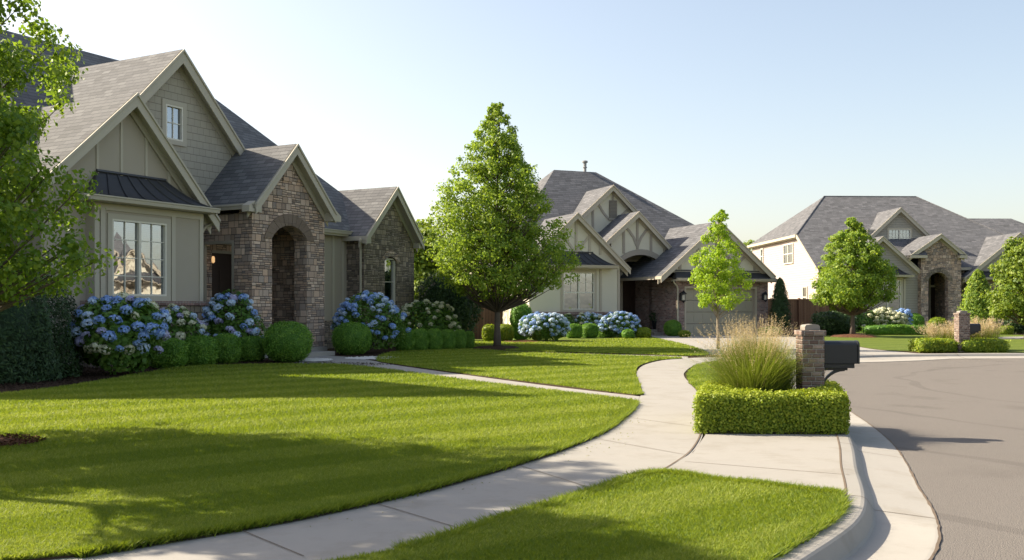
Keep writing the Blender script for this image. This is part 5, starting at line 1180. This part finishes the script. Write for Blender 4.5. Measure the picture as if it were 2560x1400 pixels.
X, Y = G(272, 940); hydrangea(X, Y + .5, 1.95, 1.5, 1.72, 6500, 62, [('blue', 5), ('lilac', 2), ('paleblue', 2), ('cream', 2)], 'largest hydrangea, dense with blue and a few cream flower heads, below the bay window', 'hydrangeas before the taupe house', 4, 1.1, .13, face=(.1, -1))

hydrangea(-8.55, 24.75, 1.35, .8, 1.45, 2600, 34, [('lilac', 3), ('cream', 3), ('paleblue', 2)], 'hydrangea with pale lilac and cream heads under the brick ledge behind the boxwood cubes', 'hydrangeas before the taupe house', 8, .95, .11, face=FC)
hydrangea(-7.72, 27.0, 1.75, 1.1, 1.78, 3800, 50, [('paleblue', 5), ('blue', 2), ('lilac', 2)], 'hydrangea with pale blue heads beside the dark side opening of the entry', 'hydrangeas before the taupe house', 15, 1.0, .11, face=FC)
X, Y = G(915, 884); hydrangea(X, Y + .6, 2.25, 1.5, 1.95, 4600, 80, [('blue', 5), ('paleblue', 4)], 'tall blue hydrangea between the entry tower and the stone gable', 'hydrangeas before the taupe house', 21, .95, .11, face=FC)
X, Y = G(1056, 872); hydrangea(X, Y + 1.2, 2.4, 1.3, 1.65, 3600, 60, [('cream', 1)], 'white flowering hydrangea under the arched window of the stone gable', 'hydrangeas before the taupe house', 33, .85, .12, face=FC)
X, Y = G(1366, 857); hydrangea(X, Y + .7, 1.85, 1.4, 1.22, 3000, 75, [('paleblue', 4), ('blue', 2)], 'pale blue hydrangea in front of the half-timbered house, left of its boxwood cubes', 'hydrangeas before the half-timbered house', 41, 1.0, .12, face=FC)
X, Y = G(1490, 845); hydrangea(X, Y + 1.9, 1.9, 1.2, 1.25, 2200, 42, [('paleblue', 3), ('cream', 1)], 'sparser pale hydrangea behind the boxwood cubes of the half-timbered house', 'hydrangeas before the half-timbered house', 45, 1.0, .13, face=FC)
X, Y = G(1556, 846); hydrangea(X, Y + .9, 2.0, 1.3, 1.3, 2600, 66, [('blue', 3), ('paleblue', 2)], 'deeper blue hydrangea beside the porch steps of the half-timbered house', 'hydrangeas before the half-timbered house', 49, 1.05, .13, face=FC)
X, Y = G(1425, 845); hydrangea(X - .1, Y + 1.6, 1.0, .8, 1.1, 900, 8, [('cream', 2)], 'small greenish hydrangea with few cream heads against the neighbour brick base', 'hydrangeas before the half-timbered house', 55, 1.0, .13, face=FC)
X, Y = G(2175, 832); hydrangea(X, Y + 2.6, 3.6, 1.6, 1.35, 2600, 60, [('cream', 1)], 'broad cream hydrangea left of the white window of the third house', 'hydrangeas before the third house', 61, 1.3, .16, face=FC)
X, Y = G(2262, 832); hydrangea(X, Y + 2.6, 2.2, 1.4, 1.3, 1900, 62, [('cream', 1)], 'rounder cream hydrangea right under the window of the third house', 'hydrangeas before the third house', 65, 1.4, .16, face=FC)
X, Y = G(2307, 832); hydrangea(X, Y + 2.9, .95, .8, 1.35, 700, 26, [('blue', 1)], 'small bright blue hydrangea by the stone entry of the third house', 'hydrangeas before the third house', 69, 1.4, .14, face=FC)

# other shrubs
def sh(name, px, pyb, wp, hp, p, n, leaf, mat, label, cat, group=None, dy=.5, dk=1, **k):
    X, Y = G(px, pyb); shrub(name, X * (Y + dy) / Y, Y + dy, wp / FPX * Y, wp / FPX * Y * dk, hp / FPX * Y, p, n, leaf, mat, label, cat, group, **k)
G2 = 'shrubs before the half-timbered house'
sh('round_shrub', 1225, 856, 40, 44, 2.8, 3000, .06, L_BOXL, 'rounded bright green shrub left of the tall tree trunk, by the fence', 'shrub', G2, seed=71)
sh('round_shrub', 1263, 856, 42, 44, 2.8, 3000, .06, L_BOXL, 'rounded bright green shrub directly right of the tall tree trunk', 'shrub', G2, seed=72)
sh('columnar_evergreen', 1303, 852, 52, 98, 2.6, 5500, .07, L_BOX, 'narrow upright evergreen right of the tall tree trunk, reaching into its crown', 'evergreen', G2, seed=73, amp=.07)
sh('round_shrub', 1600, 826, 60, 50, 2.5, 4000, .07, L_BOX, 'large green shrub globe in front of the dark door of the half-timbered house', 'shrub', G2, dy=.2, seed=74)
sh('round_shrub', 1608, 846, 36, 26, 3, 2400, .06, L_BOXL, 'small lime green shrub at the edge of the porch path', 'shrub', G2, seed=75)
sh('round_shrub', 1570, 848, 30, 24, 2.4, 1500, .06, L_BOX, 'small leafy shrub at the foot of the deeper blue hydrangea', 'shrub', G2, dy=.1, seed=76)
sh('round_shrub', 1711, 844, 30, 17, 2.4, 1600, .06, L_BOXL, 'tiny lime shrub beside the garage door', 'shrub', G2, seed=77)
sh('round_shrub', 1925, 842, 60, 24, 2.6, 1600, .07, L_BOX, 'low shrub at the corner of the garage by the driveway', 'shrub', G2, dy=.6, seed=78)
X, Y = G(1950, 838)
def conifer(x, y, r, h, n, mat, label, group=None, leaf=.09, seed=1, k=.75):
    root = empty('conifer', (x, y, 0), label, 'conifer', group); t = rng.random(n) ** .8; a = rng.uniform(0, 6.28, n)
    rad = r * (np.minimum(1, t * 9) * (1 - t) ** k) * (1 + .16 * np.sin(a * 5 + t * 30) + .12 * rng.normal(size=n)) * (.75 + .3 * rng.random(n))
    P = np.c_[x + rad * np.cos(a), y + rad * np.sin(a), .05 + t * h]; N_ = np.c_[np.cos(a), np.sin(a), .5 + 0 * a]
    quads_object('foliage', leaves(P, N_, leaf, jit=.7, aspect=.4, droop=-.6), mat, np.clip(rng.normal(.45, .25, n), 0, 1), root)
    mb = MB(); mb.lathe(x, y, [(.02, 0), (r * .55, h * .08), (r * .6, h * .3), (r * .28, h * .7), (.01, h * .95)], 12); c = mb.build('foliage_core', mat, root, smooth=True); c.data.attributes.new('rnd', 'FLOAT', 'FACE')  # solid cone under the foliage, darkest leaf tone throughout
    mb = MB(); mb.tube([(x, y, 0), (x, y, h * .9)], [.06, .01], 6); mb.build('trunk', BARK, root); return root
conifer(X, Y, .60, 3.0, 9000, L_DARK, 'narrow dark conifer between garage and brown fence', seed=3, k=.5)
conifer(G(2484, 838)[0], 54, 1.0, 3.5, 9000, L_MAPLE, 'broad cone-shaped evergreen before the brick wall of the third house', leaf=.14, k=.55)
sh('round_shrub', 2515, 838, 32, 23, 3, 1600, .07, L_BOXL, 'small clipped shrub cube at the far walkway', 'shrub', 'shrubs before the third house', seed=81)
sh('round_shrub', 2345, 832, 46, 36, 2.5, 2600, .09, L_BOXL, 'bright green shrub globe by the stone entry of the third house', 'shrub', 'shrubs before the third house', dy=3, seed=82)
sh('round_shrub', 2285, 830, 50, 44, 2.5, 2600, .09, L_BOX, 'dark green globe shrub behind the cream hydrangea of the third house', 'shrub', 'shrubs before the third house', dy=5, seed=83)
sh('round_shrub', 2085, 842, 110, 62, 2.4, 6000, .10, L_DARK, 'wide dark shrub mass left of the oval tree by the brown fence', 'shrub', 'shrubs before the third house', dy=2.5, seed=84, amp=.12, rough=.06)
sh('round_shrub', 2075, 836, 80, 74, 2.4, 3000, .10, L_FAR, 'lighter yellow-green shrub by the brown fence behind the oval tree', 'shrub', 'shrubs before the third house', dy=7, seed=85, amp=.14, rough=.07)
sh('hedge_row', 2250, 839, 190, 25, 5, 7000, .09, L_BOX, 'long low clipped hedge before the third house', 'hedge', dy=.8, dk=.24, seed=86)
sh('round_shrub', 2545, 838, 60, 60, 2.4, 3000, .1, L_DARK, 'dark shrub under the tree at the right edge', 'shrub', 'shrubs before the third house', dy=3, seed=87, amp=.1, rough=.06)
# dark evergreens
X, Y = G(1108, 868)
shrub('evergreen_shrub', X, Y + 2.2, 2.3, 1.8, 3.0, 2.6, 9000, .10, L_DARK, 'tall dark evergreen shrub at the corner of the stone gable', 'evergreen', None, 91, .12, rough=.07)
def yew(x, y, w, dp, h, n, label):
    root = empty('evergreen_hedge', (x, y, 0), label, 'evergreen hedge'); D = unit(rng.normal(size=(n, 3))); D[:, 2] = np.abs(D[:, 2]); P, N_ = superell(D, w / 2, dp / 2, h, 3)
    P = P * lump(D, 5, .10, 4)[:, None] * (1 - .25 * rng.random(n) ** 2)[:, None] + [x, y, .02]; N_[:, 2] += .6
    quads_object('foliage', leaves(P, N_, .09, jit=.8, aspect=.28, droop=-.3), L_DARK, np.clip(rng.normal(.4, .25, n), 0, 1), root)
    CP, CF = core_mesh(w / 2, dp / 2, h, 3, 5, .10, .72); CP = CP[:, :]; mb = MB(); mb.add([(a + x, b + y, max(.01, c)) for a, b, c in CP], CF); c = mb.build('foliage_core', L_DARK, root, smooth=True); c.data.attributes.new('rnd', 'FLOAT', 'FACE')  # solid inner shell against see-through, in the darkest leaf tone
yew(-10.6, 19.9, 3.1, 3.2, 2.55, 30000, 'dark feathery evergreen mass behind the left tree, at the house corner')

# ---------------------------------------------------------------- trees
def tree(name, x, y, label, cat, h0, H, rmax, prof, ncl, nl, clr, leaf, mat, tr, bark, seed, group=None, updraft=.55, ell=1.0, mask=None, fill=.5, jit=.18):
    """crown of leaf clumps on rising limbs; prof(t) = crown radius fraction at t in 0..1 from crown base h0 to top H"""
    r = random.Random(seed); root = empty(name, (x, y, 0), label, cat, group); lean = (r.uniform(-.04, .04), r.uniform(-.04, .04))
    trunk = [(x + lean[0] * math.sin(t * 3), y + lean[1] * math.sin(t * 4), -.02 + t * H * .90) for t in [i / 9 for i in range(10)]]
    mb = MB(); mb.tube(trunk, [tr * 1.5] + [tr * (1 - .93 * (i / 9)) + .008 for i in range(1, 10)], 9)
    C = []; R_ = []
    tt = np.linspace(0, 1, 200); pr_ = np.array([prof(t) for t in tt]); wts = pr_ ** 1.2 + .07; cdf = np.cumsum(wts) / wts.sum()
    i = 0
    while len(C) < ncl:
        i += 1; t = float(np.interp(r.random(), cdf, tt)); a = i * 2.39996 + r.uniform(-.5, .5)
        q = r.random() ** fill; rad = rmax * prof(t) * q * (1 + jit * math.sin(3 * a + 7 * t) + r.gauss(0, jit * .5)); z = h0 + (H - h0) * t
        p = (x + rad * math.cos(a), y + rad * math.sin(a) * ell, z)
        if mask and not mask(p): continue
        C.append(p); R_.append(clr * (.5 + .55 * prof(t)) * r.uniform(.75, 1.25))
        if len(C) % 3 == 0 and q > .5:      # a limb to this clump
            zb = max(h0 * .75, z - rad * updraft * 1.6); f = min(.93, max(0, zb / (H * .90)) ); k = f * 9; j = int(k); k -= j; j2 = min(9, j + 1)
            b = tuple(trunk[j][m] * (1 - k) + trunk[j2][m] * k for m in range(3)); mid = tuple((b[m] + p[m]) / 2 for m in range(2)) + (b[2] + (p[2] - b[2]) * .38,)
            w = tr * .32 * (1 - .8 * t) + .006; mb.tube([b, mid, p], [w, w * .65, .004], 5, cap=False)
    mb.build('trunk', bark, root, smooth=True)
    C = np.array(C); R_ = np.array(R_); k = nl; m = len(C)
    off = rng.normal(size=(m, k, 3)); off = off / np.linalg.norm(off, axis=2, keepdims=True) * (rng.random((m, k, 1)) ** .45) * R_[:, None, None] * [1, 1, .8]
    P = (C[:, None] + off).reshape(-1, 3); out_ = P - np.array([x, y, 0]); out_[:, 2] = off.reshape(-1, 3)[:, 2] * 2; N_ = unit(unit(off.reshape(-1, 3)) + .5 * unit(out_) + [0, 0, .45])
    tone = np.repeat(rng.normal(0, .10, m), k); ok = P[:, 2] > .5
    rr = np.clip(rng.normal(.45, .20, len(P)) + tone, 0, 1)
    quads_object('crown', leaves(P[ok], N_[ok], leaf, jit=.75, aspect=.75, droop=.15), mat, rr[ok], root)
    return root
def curve(*pts):
    xs, ys = zip(*pts); return lambda t: float(np.interp(t, xs, ys))
# tall pyramidal tree in the middle
X, Y = G(1243, 873)
tree('pyramidal_tree', X, Y, 'tall pyramidal green tree in the middle of the lawn between the first two houses', 'tree', 1.75, 8.6, 2.42, curve((0, .28), (.07, .78), (.18, 1), (.3, .93), (.45, .80), (.6, .62), (.75, .43), (.88, .25), (.96, .13), (1, .05)), 1350, 44, .27, .088, L_MAPLE, .105, BARK, 5, fill=.42, jit=.2)
# young bright tree before the garage
X, Y = G(1796, 873)
tree('young_tree', X, Y, 'slender young tree with bright lime leaves, in front of the garage', 'tree', 1.45, 5.05, 1.0, curve((0, .55), (.08, .95), (.22, 1), (.4, .9), (.55, .66), (.7, .55), (.85, .34), (1, .06)), 190, 60, .20, .075, L_YOUNG, .05, BARKL, 8, fill=.5, jit=.28)
X, Y = G(2132, 843)
tree('oval_tree', X, Y, 'oval green tree on a mulch mound in front of the third house', 'tree', 1.45, 5.9, 1.95, curve((0, .45), (.08, .9), (.22, 1), (.42, .86), (.62, .66), (.8, .44), (.93, .22), (1, .06)), 520, 60, .29, .11, L_MAPLE, .11, BARK, 12, fill=.45, jit=.12)
X, Y = G(2568, 850)
tree('oval_tree', X, Y, 'yellow-green tree cut by the right edge of the view, before the third house', 'tree', .9, 4.8, 1.6, curve((0, .6), (.1, .95), (.3, 1), (.6, .85), (.85, .5), (1, .15)), 300, 60, .34, .13, L_FAR, .11, BARK, 14, fill=.45)
# near tree at the left edge
def nearmask(p):
    k = CX + FPX * p[0] / p[1]; yy = HY - FPX * (p[2] - HC) / p[1]
    return True
tree('maple_tree', -6.62, 10.3, 'near leafy tree at the left edge, its branches hanging before the house', 'tree', 1.45, 5.25, 2.05, curve((0, .5), (.06, .85), (.16, 1), (.32, .98), (.42, .82), (.56, .80), (.70, .90), (.82, .75), (.92, .5), (1, .12)), 1020, 70, .205, .06, L_NEAR, .085, BARK, 24, fill=.5, jit=.14, mask=lambda p: p[0] < -4.62)
tree('maple_tree', -5.75, 7.9, 'leafy tree standing outside the left edge, shading the pavement', 'tree', 2.8, 5.2, 1.2, curve((0, .5), (.15, .9), (.35, 1), (.6, .8), (.85, .5), (1, .12)), 170, 60, .26, .09, L_NEAR, .09, BARK, 25, fill=.5, jit=.14)
# trees beyond the houses
def far_tree(x, y, h, r, seed, label, mat=L_FAR):
    tree('background_tree', x, y, label, 'tree', h * .12, h, r, curve((0, .6), (.15, .95), (.4, 1), (.7, .8), (.9, .5), (1, .2)), 170, 60, r * .28, .26, mat, .16, BARK, seed, 'trees beyond the houses', fill=.42)
far_tree(-5.2, 56, 6.3, 2.6, 31, 'sunlit green tree behind the fence, seen between the stone gable and the pyramidal tree')
far_tree(-1.2, 62, 5.6, 3.2, 32, 'leafy tree beyond the fence behind the trunk of the pyramidal tree')
far_tree(24, 100, 8.2, 2.8, 33, 'small treetop in the gap between the half-timbered house and the third house')
far_tree(60, 84, 7.5, 4.0, 34, 'tree standing beyond the third house on the right')

# ---------------------------------------------------------------- fences and the house behind
def fence(a, b, h, label, n):
    root = empty('wooden_fence', (*a, 0), label, 'fence', 'brown board fences between the houses'); dx, dy = b[0] - a[0], b[1] - a[1]; l = math.hypot(dx, dy); ff = F(a[0], a[1], math.degrees(math.atan2(dy, dx)))
    mb = MB(); ff.box(mb, 0, l, -.02, 0, .05, h); mb.build('boards', FENCEM, root)
    mb = MB(); ff.box(mb, 0, l, -.06, -.021, .3, .39); ff.box(mb, 0, l, -.06, -.021, h - .4, h - .31); ff.box(mb, 0, l, -.05, .03, h + .001, h + .035); mb.build('rails', FENCEM, root)
    for i in range(n + 1): mb = MB(); s = l * i / n; ff.box(mb, s - .06, s + .06, .001, .10, 0, h + .09); mb.build('post', FENCEM, root)
fence((-3.0, 43.5), (-.5, 44.0), 1.72, 'brown board fence behind the pyramidal tree, between the first and second house', 2)
fence((14.6, 56.5), (21.5, 60.5), 1.95, 'brown board fence between the garage and the third house', 3)
# planter pot by the porch
X, Y, _ = f2.P(f2.sz(1640, 780, -2.2)[0], -2.2, 0)
root = empty('planter_pot', (X, Y, 0), 'dark planter with spiky plant on the porch of the half-timbered house', 'planter')
mb = MB(); mb.lathe(X, Y, [(.001, .30), (.18, .30), (.24, .72), (.27, .76), (.22, .76), (.20, .70), (.001, .70)], 14); mb.build('pot', BLACKM, root, smooth=True)
C = np.array([X, Y, .95]) + rng.normal(size=(260, 3)) * [.16, .16, .16]; quads_object('plant', leaves(C, rng.normal(size=C.shape), .20, aspect=.2), L_DARK, rng.random(260), root)

# house on the right side of the circle, outside the view; the bay window of the first house mirrors it
o = copy_tree(H2.root); o.name = 'mirrored_house'; o.location = (50, 30, 0); o.rotation_euler.z = R(-112 + 0); o['label'] = 'cream house outside the right edge, seen only mirrored in the twin bay window'

fb = F(-3.7, 72, 8); HB = House(fb, 'distant_house', (-1, 74, 0), 'small cream house far beyond the fence, glimpsed under the pyramidal tree', shingle=SHINGG, trim=TRIM3, rake=TRIM3)
HB.wall(0, 5.4, -.3, 0, 0, 2.75, LAPC, [(1.0, 1.9, 1.1, 2.2), (3.4, 4.3, 1.1, 2.2)]); HB.window(1.0, 1.9, 1.1, 2.2, 0, 1, 2, 2); HB.window(3.4, 4.3, 1.1, 2.2, 0, 1, 2, 2)
HB.hip(-.4, 5.8, .4, -7, 2.8, 2.2, 3.2, -3.3, 4.6)
mb = MB(); fb.box(mb, 0, .2, -6.6, -.3, 0, 2.7); HB.part('side_wall', mb, LAPC)
# ---------------------------------------------------------------- light
SUN_EL = 35.5; SDIR = (.94, -.34)                 # the light travels to the right and a little towards the viewer
tosun = Vector((-SDIR[0], -SDIR[1], 0)).normalized() * math.cos(R(SUN_EL)) + Vector((0, 0, math.sin(R(SUN_EL))))
sl_ = bpy.data.lights.new('sun', 'SUN'); sun = bpy.data.objects.new('sun', sl_); col.objects.link(sun)
sl_.energy = 4.8; sl_.angle = R(.6); sl_.color = (1, .885, .70)
sun.rotation_euler = tosun.to_track_quat('Z', 'Y').to_euler(); sun.location = (-40, 20, 40)
w = bpy.data.worlds.new('World'); sc.world = w; w.use_nodes = True; nt = w.node_tree
sky = nt.nodes.new('ShaderNodeTexSky'); sky.sky_type = 'NISHITA'; sky.sun_disc = False
sky.sun_elevation = R(SUN_EL); sky.sun_rotation = math.atan2(tosun.x, tosun.y)
sky.air_density = 1.0; sky.dust_density = 2.2; sky.ozone_density = 1.5; sky.altitude = 50
tint = nt.nodes.new('ShaderNodeMix'); tint.data_type = 'RGBA'; tint.blend_type = 'MULTIPLY'; tint.inputs['Factor'].default_value = 1; tint.inputs[7].default_value = (.955, .855, .765, 1); gam = nt.nodes.new('ShaderNodeGamma'); gam.inputs[1].default_value = .85   # even, hazy summer sky
nt.links.new(sky.outputs[0], gam.inputs[0]); nt.links.new(gam.outputs[0], tint.inputs[6]); nt.links.new(tint.outputs[2], nt.nodes['Background'].inputs[0]); nt.nodes['Background'].inputs[1].default_value = .15
sc.view_settings.view_transform = 'Standard'; sc.view_settings.look = 'None'; sc.view_settings.exposure = 1.3; sc.view_settings.gamma = 1
sc.cycles.max_bounces = 7; sc.cycles.transparent_max_bounces = 8; sc.cycles.use_denoising = True
sc.cycles.diffuse_bounces = 3; sc.cycles.glossy_bounces = 3
